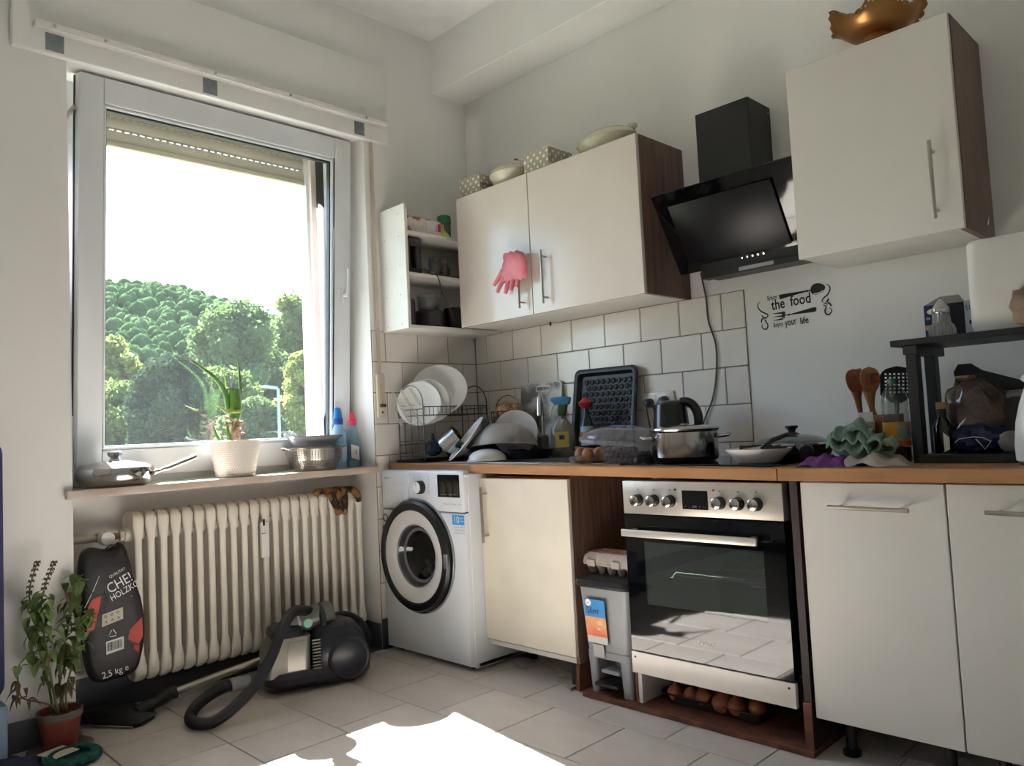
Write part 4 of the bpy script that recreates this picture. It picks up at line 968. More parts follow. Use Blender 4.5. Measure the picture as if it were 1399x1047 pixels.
carton('spice_box', 'small pale box with reddish print behind the printed carton', .03, .08, -.44, -.385, Z1, 2.068, mat('pale_spice', '#cfc0b6', .6, col2='#a5645c', ns=30, lo=.4, hi=.5))
sk = thing('shaker_bottle', 'green-capped clear shaker bottle on the open shelf', 'bottle', (.12, -.285, Z1)); M = T(.12, -.285, Z1)
part(sk, 'body', MB(M).lathe([(0, 0), (.03, 0), (.032, .004), (.034, .10)], 24), clear('shaker_plastic', '#b9b9b0', .1, body=.45, bcol='#8a8f86')); part(sk, 'cap', MB(M).lathe([(.036, .095), (.036, .115), (.034, .13), (.024, .135), (0, .136)], 24), mat('green_cap', '#2f7a54', .35))
fu = thing('funnel', 'lime green plastic funnel upside down on the open shelf', 'funnel', (.175, -.345, Z1)); M = T(.17, -.338, Z1)
part(fu, 'cone', MB(M).lathe([(.038, 0), (.038, .006), (.034, .012), (.012, .04), (.008, .045), (.006, .07), (.004, .07), (.006, .045), (.036, .003)], 24), mat('lime_plastic', '#9fc24a', .35))
# middle shelf
hm_ = thing('hand_mixer', 'black electric hand mixer standing on the open shelf', 'mixer', (.15, -.535, Z2))
BM = mat('black_appliance', '#1f1f23', .35)
part(hm_, 'motor_body', MB().bb(.12, .18, -.585, -.545, Z2, Z2 + .165, .012, 3), BM); part(hm_, 'grip', MB().bb(.125, .175, -.515, -.478, Z2 + .004, Z2 + .16, .012, 3), BM); part(hm_, 'head', MB().bb(.118, .182, -.585, -.478, Z2 + .135, Z2 + .178, .012, 3), BM); part(hm_, 'foot', MB().bb(.12, .18, -.585, -.485, Z2, Z2 + .03, .008, 2), BM)
solo('mixer_cable', MB().tube(spline([(.185, -.50, Z2 + .03), (.195, -.46, Z2 + .02), (.21, -.44, Z2 + .012), (.221, -.42, Z2 - .02), (.22, -.40, Z2 - .09), (.216, -.36, Z2 - .15), (.205, -.32, Z2 - .20), (.20, -.30, Z2 - .225)], 6), .003, 6), mat('green_black_cable', '#2c332c', .5), 'thin dark cable dangling from the hand mixer over the shelf edge', 'cable')
gl = thing('glass_beaker', 'clear glass beaker on the middle board of the open shelf', 'glass', (.10, -.34, Z2))
CLG = clear('clear_glass', '#e8ecec', .02, body=.10, bcol='#b9bcbc')
part(gl, 'glass', MB(T(.10, -.34, Z2)).lathe([(0, 0), (.03, 0), (.033, .11), (.031, .11), (.028, .004), (0, .004)], 24), CLG)
bt = thing('small_bottle', 'small brown bottle with pale cap on the middle board of the open shelf', 'bottle', (.12, -.255, Z2)); M = T(.12, -.29, Z2)
part(bt, 'body', MB(M).lathe([(0, 0), (.022, 0), (.023, .06), (.01, .08), (.01, .09)], 18), mat('brown_glass', '#574840', .15)); part(bt, 'cap', MB(M).lathe([(.012, .088), (.012, .11), (0, .111)], 14), mat('pale_cap', '#8d8784', .4))
solo('spice_tray', MB().bb(.06, .19, -.42, -.20, Z2, Z2 + .012, .003, 1), mat('dark_red_tray', '#5c4542', .5), 'flat dark tray under the bottles on the open shelf', 'tray')
# bottom shelf
fp = thing('food_processor', 'black food processor with clear jug on the bottom board of the open shelf', 'food processor', (.11, -.40, Z3))
part(fp, 'base', MB(T(.115, -.40, Z3)).lathe([(0, 0), (.075, 0), (.082, .008), (.082, .075), (.07, .088), (0, .09)], 32), BM); part(fp, 'jug', MB(T(.11, -.40, Z3 + .09)).lathe([(.045, 0), (.055, .012), (.06, .08), (.058, .08), (.05, .004)], 28), CLG); part(fp, 'jug_handle', MB().tube(spline([(.17, -.40, Z3 + .16), (.19, -.40, Z3 + .14), (.185, -.40, Z3 + .11), (.165, -.40, Z3 + .1)], 4), .006, 6), CLG)
solo('black_speaker', MB().bb(.11, .19, -.585, -.54, Z3, Z3 + .13, .012, 3), BM, 'small black rounded box at the end of the bottom shelf board', 'box')
solo('black_canister', MB(T(.14, -.265, Z3)).lathe([(0, 0), (.045, 0), (.048, .005), (.05, .10), (.046, .108), (0, .11)], 24), BM, 'black canister behind the gloss cabinet on the open shelf', 'canister')

# ------------------------------------------------------------------ sink, tap, hob
zS = wz(.75)
sk_ = thing('sink', 'black composite sink set into the worktop with a thin steel rim', 'sink', (.72, -.30, zS))
SM_ = T(.74, -.30, wz(.74)) @ R(.66, 'Y')
part(sk_, 'rim', MB(SM_).loft([rrect(-.56, .56, -.23, .23, .02, -.002), rrect(-.56, .56, -.23, .23, .02, .004), rrect(-.553, .553, -.223, .223, .02, .006), rrect(-.545, .545, -.215, .215, .02, .004)], True), STEELV)
part(sk_, 'drainer', MB(SM_).loft([rrect(-.545, .545, -.215, .215, .02, .003), rrect(-.54, .54, -.21, .21, .02, .007)]), BLACKPL)
mb = MB(SM_)
for i in range(9): mb.bb(.05, .50, -.17 + .042 * i, -.155 + .042 * i, .006, .011, .002, 1)
part(sk_, 'drainer_rib', mb, BLACKPL)
tp = thing('tap', 'chrome gooseneck kitchen tap with grey lever behind the sink', 'tap', (.575, -.13, wz(.57)))
b0 = V((.59, -.13, wz(.59) + .006))
part(tp, 'base', MB(T(*b0)).lathe([(0, 0), (.03, 0), (.03, .006), (.026, .012), (.024, .05), (.026, .08), (.024, .10), (0, .102)], 24), mat('graphite_tap', '#8d8a88', .3, .6))
part(tp, 'collar', MB(T(*b0)).lathe([(.034, 0), (.036, .012), (.028, .02)], 24), BLACKPL)
part(tp, 'spout', MB().tube(spline([b0 + V((0, 0, .09)), b0 + V((.0, 0, .20)), b0 + V((.006, -.01, .265)), b0 + V((.03, -.04, .292)), b0 + V((.06, -.075, .285)), b0 + V((.075, -.095, .25)), b0 + V((.075, -.098, .19))], 7), .0125, 12), CHROME)
part(tp, 'lever', MB().tube(spline([b0 + V((.0, -.015, .09)), b0 + V((-.02, -.04, .115)), b0 + V((-.045, -.065, .16))], 5), [.017, .017, .016, .015, .015, .014, .013, .012, .011, .010, .009], 10), mat('grey_lever', '#a9a5a1', .4, .3))
hb = thing('hob', 'black ceramic glass hob flush on the worktop', 'hob', (1.66, -.31, wz(1.66)))
HMt = T(1.655, -.315, wz(1.655)) @ R(.66, 'Y')
part(hb, 'glass', MB(HMt).bb(-.295, .295, -.245, .245, 0, .006, .002, 1), BLACKGL)
mb = MB(HMt @ T(0, 0, .0062))
for x, y, r in ((-.15, -.11, .09), (-.15, .11, .075), (.14, -.11, .075), (.14, .11, .09)): mb.M = HMt @ T(x, y, .0062); mb.lathe([(r, 0), (r + .002, .0002), (r + .003, 0)], 36)
part(hb, 'cooking_zone', mb, GREYINK)

# ------------------------------------------------------------------ dish rack with crockery
WIRE = mat('rack_wire', '#5e5b5a', .3, .9)
zr = wz(.13)
dr_ = thing('dish_rack', 'two-tier wire dish rack along the window wall in the corner', 'dish rack', (.13, -.35, zr))
part(dr_, 'drip_tray', MB().loft([rrect(.028, .25, -.575, -.14, .02, zr), rrect(.022, .256, -.58, -.135, .02, zr + .012), rrect(.028, .25, -.575, -.14, .02, zr + .012), rrect(.034, .244, -.57, -.146, .02, zr + .004)]), BLACKPL)
RX0, RX1 = .045, .235
for y in (-.56, -.155):
    arch = [(RX0, y, zr + .01), (RX0, y, zr + .27)] + [((RX0 + RX1) / 2 - .095 * math.cos(PI * i / 12), y, zr + .27 + .095 * math.sin(PI * i / 12)) for i in range(13)] + [(RX1, y, zr + .27), (RX1, y, zr + .01)]
    part(dr_, 'end_frame', MB().tube(arch, .003, 6), WIRE)
    mb = MB()
    for x in (.09, .14, .19): mb.cyl((x, y, zr + .03), (x, y, zr + .25), .0018, n=6)
    for z in (.03, .10, .22, .25): mb.cyl((RX0, y, zr + z), (RX1, y, zr + z), .0022, n=6)
    part(dr_, 'end_wire', mb, WIRE)
for z in (.045, .22):
    mb = MB()
    for x in (RX0, .14, RX1): mb.cyl((x, -.56, zr + z), (x, -.155, zr + z), .0028, n=6)
    mb.cyl((RX0, -.56, zr + z + .04), (RX0, -.155, zr + z + .04), .0026, n=6).cyl((RX1, -.56, zr + z + .04), (RX1, -.155, zr + z + .04), .0026, n=6)
    for i in range(16):
        y = -.55 + i * .026; mb.tube([(RX0, y, zr + z + .04), (RX0, y, zr + z), (RX1, y, zr + z), (RX1, y, zr + z + .04)], .0018, 5)
    part(dr_, 'tier', mb, WIRE)
for z in (.30, .21):
    for i in range(3):
        x = .035 + .075 * i; mb = MB()
        for k in (0, .012): mb.tube([(x + k, -.595, zr + z + .05), (x + .055 + k, -.585, zr + z - .03), (x + .055 + k, -.562, zr + z - .03)], .002, 5)
        part(dr_, 'cup_hook', mb, CHROME)
def plate(nm, lab, px, py, yv, R_, nrm, m=CERAMIC, group=None, deep=.02, cat='plate', n=40):
    c = PX(px, py, 'y', yv); z_ = V(nrm).normalized(); x_ = V((0, 0, 1)).cross(z_).normalized(); y_ = z_.cross(x_)
    M = Matrix(((x_.x, y_.x, z_.x, c.x), (x_.y, y_.y, z_.y, c.y), (x_.z, y_.z, z_.z, c.z), (0, 0, 0, 1)))
    return solo(nm, MB(M).lathe([(0, 0), (R_ * .55, 0), (R_ * .62, deep * .25), (R_ * .98, deep), (R_, deep + .001), (R_ * .97, deep + .004), (R_ * .6, deep * .25 + .005), (R_ * .5, .004), (0, .004)], n), m, lab, cat, group)
plate('plate', 'white dinner plate at the front of the dish rack', 574, 552, -.50, .108, (.62, -.75, .12), group='plates in the dish rack')
plate('plate', 'white dinner plate second from the front of the dish rack', 584, 550, -.455, .112, (.62, -.75, .14), group='plates in the dish rack')
plate('plate', 'white plate with dark patterned edge in the dish rack', 592, 551, -.415, .10, (.62, -.75, .16), group='plates in the dish rack')
plate('serving_platter', 'large white serving platter leaning in the dish rack', 601, 536, -.37, .138, (.70, -.62, .42), deep=.03, group='plates in the dish rack')
# brown bottle bundle in the far basket
bs = thing('cutlery_basket', 'round wire basket with a brown cloth in the corner behind the rack', 'basket', (.38, -.13, wz(.38)))
M = T(.36, -.13, wz(.36) + .006); mb = MB(M)
for i in range(18):
    a = 2 * PI * i / 18; mb.tube([(.07 * math.cos(a), .07 * math.sin(a), 0), (.085 * math.cos(a), .085 * math.sin(a), .22)], .0018, 5)
for z, r in ((.002, .07), (.11, .078), (.22, .085)): mb.tube([(r * math.cos(2 * PI * i / 28), r * math.sin(2 * PI * i / 28), z) for i in range(28)], .0025, 6, True)
mb.tube(spline([(-.085, 0, .22), (-.07, 0, .27), (0, 0, .30), (.07, 0, .27), (.085, 0, .22)], 6), .0025, 6)
part(bs, 'wire_basket', mb, WIRE)
BRC = mat('brown_cloth', '#7d5335', .9, col2='#c9a27c', ns=22, lo=.42, hi=.58, bump=.5)
solo('brown_cloth', MB(T(.37, -.13, wz(.37) + .20)).ball((0, 0, 0), (.085, .075, .07), 22, 14, lambda d: 1 + .16 * math.sin(8 * d.x + 3 * d.z) * math.cos(7 * d.y)), BRC, 'crumpled brown patterned cloth in the round wire basket', 'cloth')
solo('black_pot', MB(T(.37, -.13, wz(.37) + .012)).lathe([(0, 0), (.05, 0), (.062, .02), (.066, .12), (.058, .15), (0, .15)], 24), BLACKPL, 'black pot standing inside the round wire basket', 'pot')
# crockery heaped on the drainer
mg = thing('mug', 'dark blue mug with white spot lying beside the dish rack', 'mug', tuple(PX(592, 622, 'y', -.47)))
c = PX(592, 612, 'y', -.46); M = frame((c.x, c.y, c.z), (0, 0, 1), (.7, .7, 0))
part(mg, 'cup', MB(M).lathe([(0, -.045), (.034, -.045), (.038, -.03), (.04, .045), (.037, .045), (.034, -.02), (0, -.035)], 24), mat('navy_glaze', '#27304a', .2)); part(mg, 'spot', MB(M).ball((.0, -.036, 0), (.016, .006, .018), 12, 8), CERAMIC); part(mg, 'handle', MB(M).tube(spline([(.035, 0, -.02), (.062, 0, -.012), (.062, 0, .015), (.037, 0, .025)], 5), .006, 8), MATS['navy_glaze'])
sp_ = thing('saucepan', 'small steel saucepan tipped on its side on the drainer', 'saucepan', tuple(PX(617, 625, 'y', -.42)))
c = PX(617, 606, 'y', -.42); M = frame((c.x, c.y, c.z), (.82, .30, -.62), (.5, -.8, .3)) @ R(0, 'X')
z_ = V((.45, .25, .86)).normalized(); x_ = V((.7, -.7, 0)); x_ = (x_ - z_ * x_.dot(z_)).normalized(); y_ = z_.cross(x_)
z2 = (V((.55, .45, .55))).normalized(); M = frame((c.x, c.y, c.z), V((.7, -.7, 0)).cross(z2), z2.cross(V((.7, -.7, 0)).cross(z2)))
part(sp_, 'body', MB(M).lathe([(0, -.045), (.056, -.045), (.062, -.038), (.063, .05), (.066, .053), (.06, .05), (.058, -.035), (0, -.04)], 36), STEELV); part(sp_, 'handle_mount', MB(M @ R(-60, 'Z')).bb(.058, .078, -.012, .012, -.008, .012, .004), BLACKPL)
def dome(nm, lab, c, z2, R_, h, m, cat='bowl', thick=.005, group=None, extra=None):
    z2 = V(z2).normalized(); ref = V((.7, .7, 0)) if abs(z2.dot(V((.7, .7, 0)))) < .9 else V((0, 0, 1))
    x_ = (ref - z2 * ref.dot(z2)).normalized(); M = frame(c, x_, z2.cross(x_)); prof = []
    for i in range(11): t = i / 10; prof.append((R_ * math.sin(t * PI / 2) ** .9 if t else 0, h * math.cos(t * PI / 2)))
    inn = [(max(r - thick, 0), max(z - thick, -.001)) for r, z in prof[::-1]]
    return solo(nm, MB(M).lathe(prof + [(R_ + .006, -.002), (R_ + .006, -.006)] + inn, 44), m, lab, cat, group)
GB = mat('grey_bowl', '#a7a49e', .35)
c = PX(688, 612, 'y', -.34); dome('salad_bowl', 'large grey plastic bowl upside down on the drainer', (c.x, c.y, wz(.6) + .062), (-.10, .12, 1), .155, .11, GB)
plate('white_bowl', 'wide white bowl standing on edge against the grey bowl', 645, 606, -.43, .128, (-.42, -.62, .62), deep=.035, cat='bowl')
plate('dark_pan', 'dark grey pan tipped over between the white bowl and the grey bowl', 656, 603, -.40, .118, (-.40, -.58, .66), mat('dark_grey_pan', '#4a4b4d', .4), deep=.04, cat='pan')
plate('plate', 'white plate standing upright behind the grey bowl', 705, 592, -.28, .105, (.6, -.78, .15))
c = PX(666, 629, 'y', -.47); dome('saucer', 'small white bowl upside down at the edge of the sink', (c.x, c.y, wz(.6) + .014), (0, 0, 1), .085, .045, CERAMIC)
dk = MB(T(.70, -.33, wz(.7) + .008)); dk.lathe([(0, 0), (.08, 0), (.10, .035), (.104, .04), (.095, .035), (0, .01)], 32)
solo('bowl_shade_dish', dk, BLACKMT, 'added black dish standing in for the shade under the grey bowl', 'pan')  # no real pan: black dish added to darken the shaded hollow under the bowl

# marble cutting board leaning on the tiles
cb = thing('cutting_board', 'white marble-look cutting board with slot handle behind the tap', 'cutting board', (.50, -.05, wz(.5)))
MBL = mat('marble_look', '#cfcac2', .35, col2='#6f6964', ns=9, nd=8, lo=.41, hi=.55)
BMt = frame((.345, -.052, wz(.4) + .006), (1, 0, -.0115), (0, .028, .36))
sx0, sx1, sz0, sz1 = .115, .205, .315, .335
part(cb, 'board', MB(BMt).box(.006, .274, .006, sz0, -.008, 0).box(.006, sx0, sz0, sz1, -.008, 0).box(sx1, .274, sz0, sz1, -.008, 0).box(.006, .274, sz1, .354, -.008, 0), MBL)
part(cb, 'edge', MB(BMt).tube([(x, y, -.004) for x, y, _ in rrect(.004, .276, .004, .356, .02, 0)], .005, 6, True), WHITEPL); part(cb, 'slot_edge', MB(BMt).tube([(x, y, -.002) for x, y, _ in rrect(sx0, sx1, sz0 - .002, sz1 + .002, .009, 0)], .005, 6, True), WHITEPL)
part(cb, 'slot_wall', MB(BMt).box(sx0 + .04, sx0 + .044, sz0, sz1, -.010, -.004), WHITEPL)

# black baking tray leaning on the tiles
bt = thing('oven_tray', 'black baking tray with bubble embossing leaning on the tiles', 'baking tray', (.90, -.06, wz(.9)))
TM = frame((.722, -.095, wz(.9) + .004), (1, 0, -.0115), (0, .065, .40)); NONST = mat('non_stick_coating', '#1a1a1c', .42, ns=6)
def tr_(k, z): return [(x, y, z) for x, y, _ in rrect(k, .362 - k, k, .405 - k, .03 - k * .4, 0)]
part(bt, 'tray', MB(TM).loft([tr_(.03, -.020), tr_(.0, .0), tr_(0, .006), tr_(.008, .010), tr_(.020, .008), tr_(.032, -.014)]), NONST)
bm_ = MB(TM)
for j in range(11):
    for i in range(9):
        x = .06 + i * .031 + (.0155 if j % 2 else 0); y = .055 + j * .029
        if x > .325: continue
        bm_.M = TM @ T(x, y, -.014); bm_.lathe([(.0145, 0), (.013, .004), (.009, .0055), (.005, .004), (0, .003)], 12)
part(bt, 'embossing', bm_, NONST, kind='stuff')
# bottles in front of it
sb_ = thing('spray_bottle', 'clear spray bottle with blue trigger and yellow label beside the tap', 'spray bottle', (.78, -.2, wz(.78) + .006)); b0 = V((.775, -.20, wz(.78) + .006)); M = T(*b0) @ R(35, 'Z') @ Matrix.Diagonal((1, .62, 1, 1))
part(sb_, 'body', MB(M).lathe([(0, 0), (.052, 0), (.057, .006), (.057, .10), (.05, .135), (.026, .165), (.018, .18), (.018, .19)], 32), clear('pale_green_clear', '#d2d2cc', .05, body=.30, bcol='#b2b2aa'))
part(sb_, 'liquid', MB(M).lathe([(0, .006), (.05, .006), (.053, .03), (0, .03)], 24), mat('cleaner_liquid', '#a8ad95', .2))
lb = part(sb_, 'label', MB(T(*b0) @ R(35, 'Z')).bb(-.03, .03, -.0365, -.034, .045, .115, .001, 1), mat('yellow_label', '#d0b25e', .5)); part(lb, 'label_mark', MB(T(*b0) @ R(35, 'Z')).bb(-.012, .012, -.0385, -.036, .08, .1, .001, 1), mat('navy_ink', '#3a4a66', .5))
part(sb_, 'trigger_neck', MB(T(*b0) @ R(35, 'Z')).loft([rrect(-.018, .018, -.015, .015, .008, .185), rrect(-.02, .024, -.016, .016, .008, .21), rrect(-.014, .03, -.014, .014, .008, .235)]), mat('dark_green_trigger', '#35523c', .4)); part(sb_, 'spray_head', MB(T(*b0) @ R(35, 'Z')).loft([rrect(-.03, .038, -.016, .016, .01, .235), rrect(-.048, .045, -.018, .018, .012, .255), rrect(-.05, .046, -.018, .018, .012, .266), rrect(-.03, .03, -.012, .012, .008, .272)]), mat('spray_blue', '#4a92c0', .35)); part(sb_, 'trigger', MB(T(*b0) @ R(35, 'Z')).tube(spline([(-.03, 0, .24), (-.045, 0, .215), (-.052, 0, .185)], 4), .005, 6), CREAMPL)
rb = thing('red_cap_bottle', 'slim bottle with red cap in front of the black tray', 'bottle', (.885, -.16, wz(.9) + .006)); b0 = V((.885, -.16, wz(.9) + .006)); M = T(*b0)
part(rb, 'body', MB(M).lathe([(0, 0), (.027, 0), (.029, .004), (.029, .14), (.022, .165), (.011, .19), (.010, .215)], 24), clear('dark_clear', '#8d9a9a', .05, body=.4, bcol='#3f4a4c')); lb = part(rb, 'label', MB(M).lathe([(.0295, .05), (.0295, .135)], 24), mat('white_blue_label', '#a9bfcf', .5)); part(lb, 'label_band', MB(M).lathe([(.030, .075), (.030, .11)], 24), mat('orange_band', '#c9824a', .5)); part(rb, 'cap', MB(M).lathe([(.014, .212), (.03, .226), (.034, .24), (.02, .25), (.01, .262), (0, .263)], 16), mat('red_plastic', '#a8343f', .35))

# eggs in a plastic bag
EGG = mat('brown_egg', '#b3764e', .45, col2='#a3683f', ns=30)
ez = wz(1.15)
for px_, y, lab in ((793, -.47, 'brown egg at the sink end of the egg bag'), (803, -.53, 'brown egg in the middle of the egg bag'), (818, -.48, 'brown egg at the grape box end of the egg bag')):
    p = PX(px_, 622, 'y', y); solo('egg', MB(T(p.x, p.y, ez + .034)).ball((0, 0, .0), (.0235, .0235, .03), 20, 14, lambda d: 1 - .08 * d.z), EGG, lab, 'egg', 'eggs in the plastic bag')
solo('plastic_bag', MB(T(1.165, -.505, ez + .002)).ball((0, 0, .016), (.085, .055, .017), 28, 12, lambda d: 1 + .08 * math.sin(11 * d.x + 9 * d.y) + .05 * math.sin(17 * d.y - 5 * d.z)), clear('crinkly_film', '#e6e2df', .12, body=.14, bcol='#c9c2bc'), 'clear crinkled plastic bag under the brown eggs', 'bag')
wsp = thing('wooden_spoon', 'brown wooden spoon lying behind the eggs by the sink', 'spoon', (1.03, -.42, wz(1.03) + .012)); part(wsp, 'spoon_handle', MB().tube([(1.02, -.40, wz(1.03) + .055), (1.11, -.40, wz(1.1) + .048), (1.17, -.40, wz(1.1) + .035)], .007, 8), mat('spoon_wood', '#7a4a2c', .5)); part(wsp, 'spoon_bowl', MB(T(1.20, -.40, wz(1.2) + .026)).ball((0, 0, 0), (.035, .024, .01), 14, 8), MATS['spoon_wood'])
solo('black_plate', MB(T(1.10, -.33, wz(1.1) + .006)).lathe([(0, .03), (.04, .028), (.09, .016), (.1, .006), (.1, 0), (.0, .0)], 28), BLACKPL, 'flat black plate lying behind the wooden spoon', 'plate')

# grapes in a clear box with a domed lid
gx = thing('grape_box', 'clear plastic box of dark grapes beside the steel pot', 'box', (1.345, -.46, wz(1.35)))
PET = clear('clear_pet', '#eef0f0', .04, body=.10, bcol='#c8cac8')
zb = wz(1.35) + .001
part(gx, 'box', MB().loft([rrect(1.265, 1.435, -.535, -.395, .02, zb), rrect(1.255, 1.445, -.545, -.385, .02, zb + .07), rrect(1.248, 1.452, -.552, -.378, .02, zb + .072)], False), PET)
GRP = mat('dark_grape', '#43263a', .3, col2='#2e1a2a', ns=30, rand=.2)
g0 = None; gi = 0
for k in range(3):
    for i in range(6 - k):
        for j in range(4 - (k > 1)):
            x = 1.285 + .025 * i + .0125 * (k % 2) + random.uniform(-.003, .003); y = -.515 + .028 * j + random.uniform(-.003, .003); z = zb + .013 + .019 * k
            if g0 is None: g0 = solo('grape', MB(T(x, y, z)).ball((0, 0, 0), (.0125, .0125, .0125), 12, 8), GRP, 'dark purple grape in the clear box beside the steel pot', 'grape', 'grapes in the clear box', loc=(x, y, z))
            else: o = g0.copy(); COL.objects.link(o); o.location = (x, y, z)
dl = thing('domed_lid', 'clear domed plastic lid with blue print resting on the grape box', 'lid', (1.30, -.45, zb + .075))
c = V((1.305, -.44, zb + .083)); z_ = V((.10, .05, 1)).normalized(); DM = frame(c, V((1, 0, 0)) - z_ * z_.x, V((0, 1, 0)))
part(dl, 'dome', MB(DM).lathe([(.176, -.006), (.176, .008), (.168, .012), (.164, .022), (.12, .045), (.06, .055), (0, .058)], 44), clear('lid_pet', '#e3e5ea', .06, body=.32, bcol='#a9aab4'))
pr = MB(DM)
for i in range(9): a = 2 * PI * i / 9; pr.M = DM @ T(0, 0, .056) @ R(40 * i, 'Z'); pr.loft([[(.015, -.004, .001), (.015, .004, .001), (.015, .004, .002), (.015, -.004, .002)], [(.06, -.012, -.002), (.06, .012, -.002), (.06, .012, -.001), (.06, -.012, -.001)], [(.085, -.002, -.010), (.085, .002, -.010), (.085, .002, -.009), (.085, -.002, -.009)]])
part(dl, 'blue_print', pr, mat('blue_print', '#6d7fb0', .5))

# steel pot
po = thing('cooking_pot', 'stainless steel cooking pot with glass lid on the hob', 'pot', (1.545, -.41, wz(1.54) + .006)); M = T(1.545, -.41, wz(1.54) + .006)
part(po, 'body', MB(M).lathe([(0, 0), (.10, 0), (.112, .008), (.117, .02), (.117, .105), (.122, .11), (.119, .112), (.113, .104), (.112, .02), (0, .006)], 48), mat('pot_steel', '#b8b2aa', .16, 1.0, col2='#a8a29a', ns=3)); part(po, 'base_disc', MB(M).lathe([(.101, -.001), (.112, .006), (.1175, .018)], 48), mat('burnt_base', '#4a4644', .35, .9))
l_ = part(po, 'lid', MB(M).lathe([(.124, .111), (.126, .115), (.124, .121), (.119, .122), (.117, .116)], 48), STEELV); part(l_, 'lid_glass', MB(M).lathe([(.119, .119), (.08, .127), (.03, .131), (0, .132)], 40), clear('lid_glass', '#d5d8d6', .03, body=.12, bcol='#9b9b98')); part(l_, 'lid_knob', MB(M).lathe([(.012, .128), (.01, .13), (.014, .132), (.012, .135), (0, .1355)], 20), STEELV)
for a in (35, 215):
    part(po, 'handle', MB(M @ R(a, 'Z')).tube(spline([(.113, -.042, .085), (.145, -.038, .088), (.158, -.02, .092), (.158, .02, .092), (.145, .038, .088), (.113, .042, .085)], 5), .0055, 8), STEELV)

# electric kettle and double socket
ke = thing('kettle', 'black electric kettle behind the steel pot', 'kettle', (1.34, -.19, wz(1.34))); M = T(1.345, -.19, wz(1.34) + .001)
part(ke, 'base', MB(M).lathe([(0, 0), (.08, 0), (.082, .012), (.07, .02), (0, .02)], 32), BLACKPL); part(ke, 'body', MB(M).lathe([(.072, .02), (.076, .03), (.074, .10), (.066, .19), (.062, .215), (.05, .222), (0, .224)], 36), mat('kettle_black', '#1e2024', .18)); part(ke, 'lid', MB(M).lathe([(.052, .221), (.05, .229), (0, .233)], 28), mat('kettle_lid', '#55575a', .3))
part(ke, 'handle', MB(M @ R(15, 'Z')).tube(spline([(.045, 0, .222), (.07, 0, .222), (.095, 0, .205), (.11, 0, .17), (.11, 0, .12), (.10, 0, .07), (.07, 0, .05)], 6), .018, 10), BLACKPL); part(ke, 'spout', MB(M).loft([[(-.055, -.02, .215), (-.055, .02, .215), (-.066, .016, .18), (-.066, -.016, .18)], [(-.085, -.006, .222), (-.085, .006, .222), (-.085, .006, .216), (-.085, -.006, .216)]]), MATS['kettle_black'])
so_ = thing('double_socket', 'white double wall socket on the tiles behind the kettle', 'socket', (1.17, -.006, 1.045))
part(so_, 'frame', MB().bb(1.093, 1.247, -.018, -.004, 1.046, 1.130, .005, 2), WHITEPL)
for x in (1.132, 1.208):
    part(so_, 'socket_insert', MB(FY(x, -.018, 1.088)).bb(-.03, .03, -.03, .03, -.004, .003, .004, 2), WHITEPL)
pgm = mat('plug_black', '#1c1a1a', .45)
for i, (x, lab, zd) in enumerate(((1.132, 'black plug with hanging cable in the double socket', -.005), (1.208, 'black plug above the kettle lid in the double socket', .002))):
    p = thing('plug', lab, 'plug', (x, -.03, 1.085), 0, 'plugs in the double socket'); part(p, 'plug_body', MB(FY(x, -.02, 1.088 + zd)).lathe([(.02, -.004), (.0205, .008), (.016, .03), (.009, .034), (0, .034)], 20), pgm)
    part(p, 'cable', MB().tube(spline([(x, -.05, 1.085 + zd), (x + .002, -.054, 1.06), (x + .004, -.045, 1.0), (x + .01, -.035, .93)] if i == 0 else [(x, -.05, 1.085), (x + .005, -.055, 1.05), (x + .01, -.06, 1.0), (x + .02, -.06, .93)], 6), .0035, 6), pgm)

# right half of the hob: white bowl, pan
db = solo('white_dish', MB(T(1.853, -.46, wz(1.853) + .006)).lathe([(0, 0), (.06, 0), (.07, .006), (.108, .044), (.11, .047), (.105, .046), (.068, .012), (0, .007)], 44), CERAMIC, 'shallow white bowl at the end of the hob', 'bowl')
kf = thing('knife', 'black-handled knife lying across the shallow white bowl', 'knife', (1.90, -.44, wz(1.9) + .05)); part(kf, 'handle', MB().tube([(1.875, -.48, wz(1.9) + .052), (1.905, -.46, wz(1.9) + .078), (1.945, -.43, wz(1.9) + .096)], [.006, .008, .007], 8), BLACKPL); part(kf, 'blade', MB().loft([[(1.88, -.48, wz(1.9) + .048), (1.88, -.478, wz(1.9) + .048), (1.88, -.478, wz(1.9) + .062), (1.88, -.48, wz(1.9) + .062)], [(1.79, -.50, wz(1.9) + .042), (1.79, -.499, wz(1.9) + .042), (1.79, -.499, wz(1.9) + .05), (1.79, -.50, wz(1.9) + .05)]]), STEELV)
solo('grater', MB().bb(1.775, 1.84, -.44, -.43, wz(1.8) + .045, wz(1.8) + .062, .002, 1), BLACKPL, 'small black clip resting on the rim of the white bowl', 'clip')
fpn = thing('frying_pan', 'black frying pan with glass lid on the hob', 'pan', (1.875, -.24, wz(1.87) + .006)); M = T(1.872, -.25, wz(1.87) + .006)
part(fpn, 'body', MB(M).lathe([(0, 0), (.105, 0), (.118, .008), (.135, .048), (.138, .05), (.13, .046), (.112, .012), (0, .006)], 44), BLACKMT); l_ = part(fpn, 'lid', MB(M).lathe([(.139, .05), (.139, .056), (.134, .057)], 44), STEELV)
part(l_, 'lid_glass', MB(M).lathe([(.135, .055), (.10, .072), (.05, .083), (0, .086)], 44), clear('green_lid_glass', '#b9c9c0', .03, body=.35, bcol='#7d8d86')); part(l_, 'lid_knob', MB(M).lathe([(.026, .083), (.024, .087), (.012, .092), (.013, .100), (.022, .108), (.021, .114), (0, .115)], 24), BLACKPL)
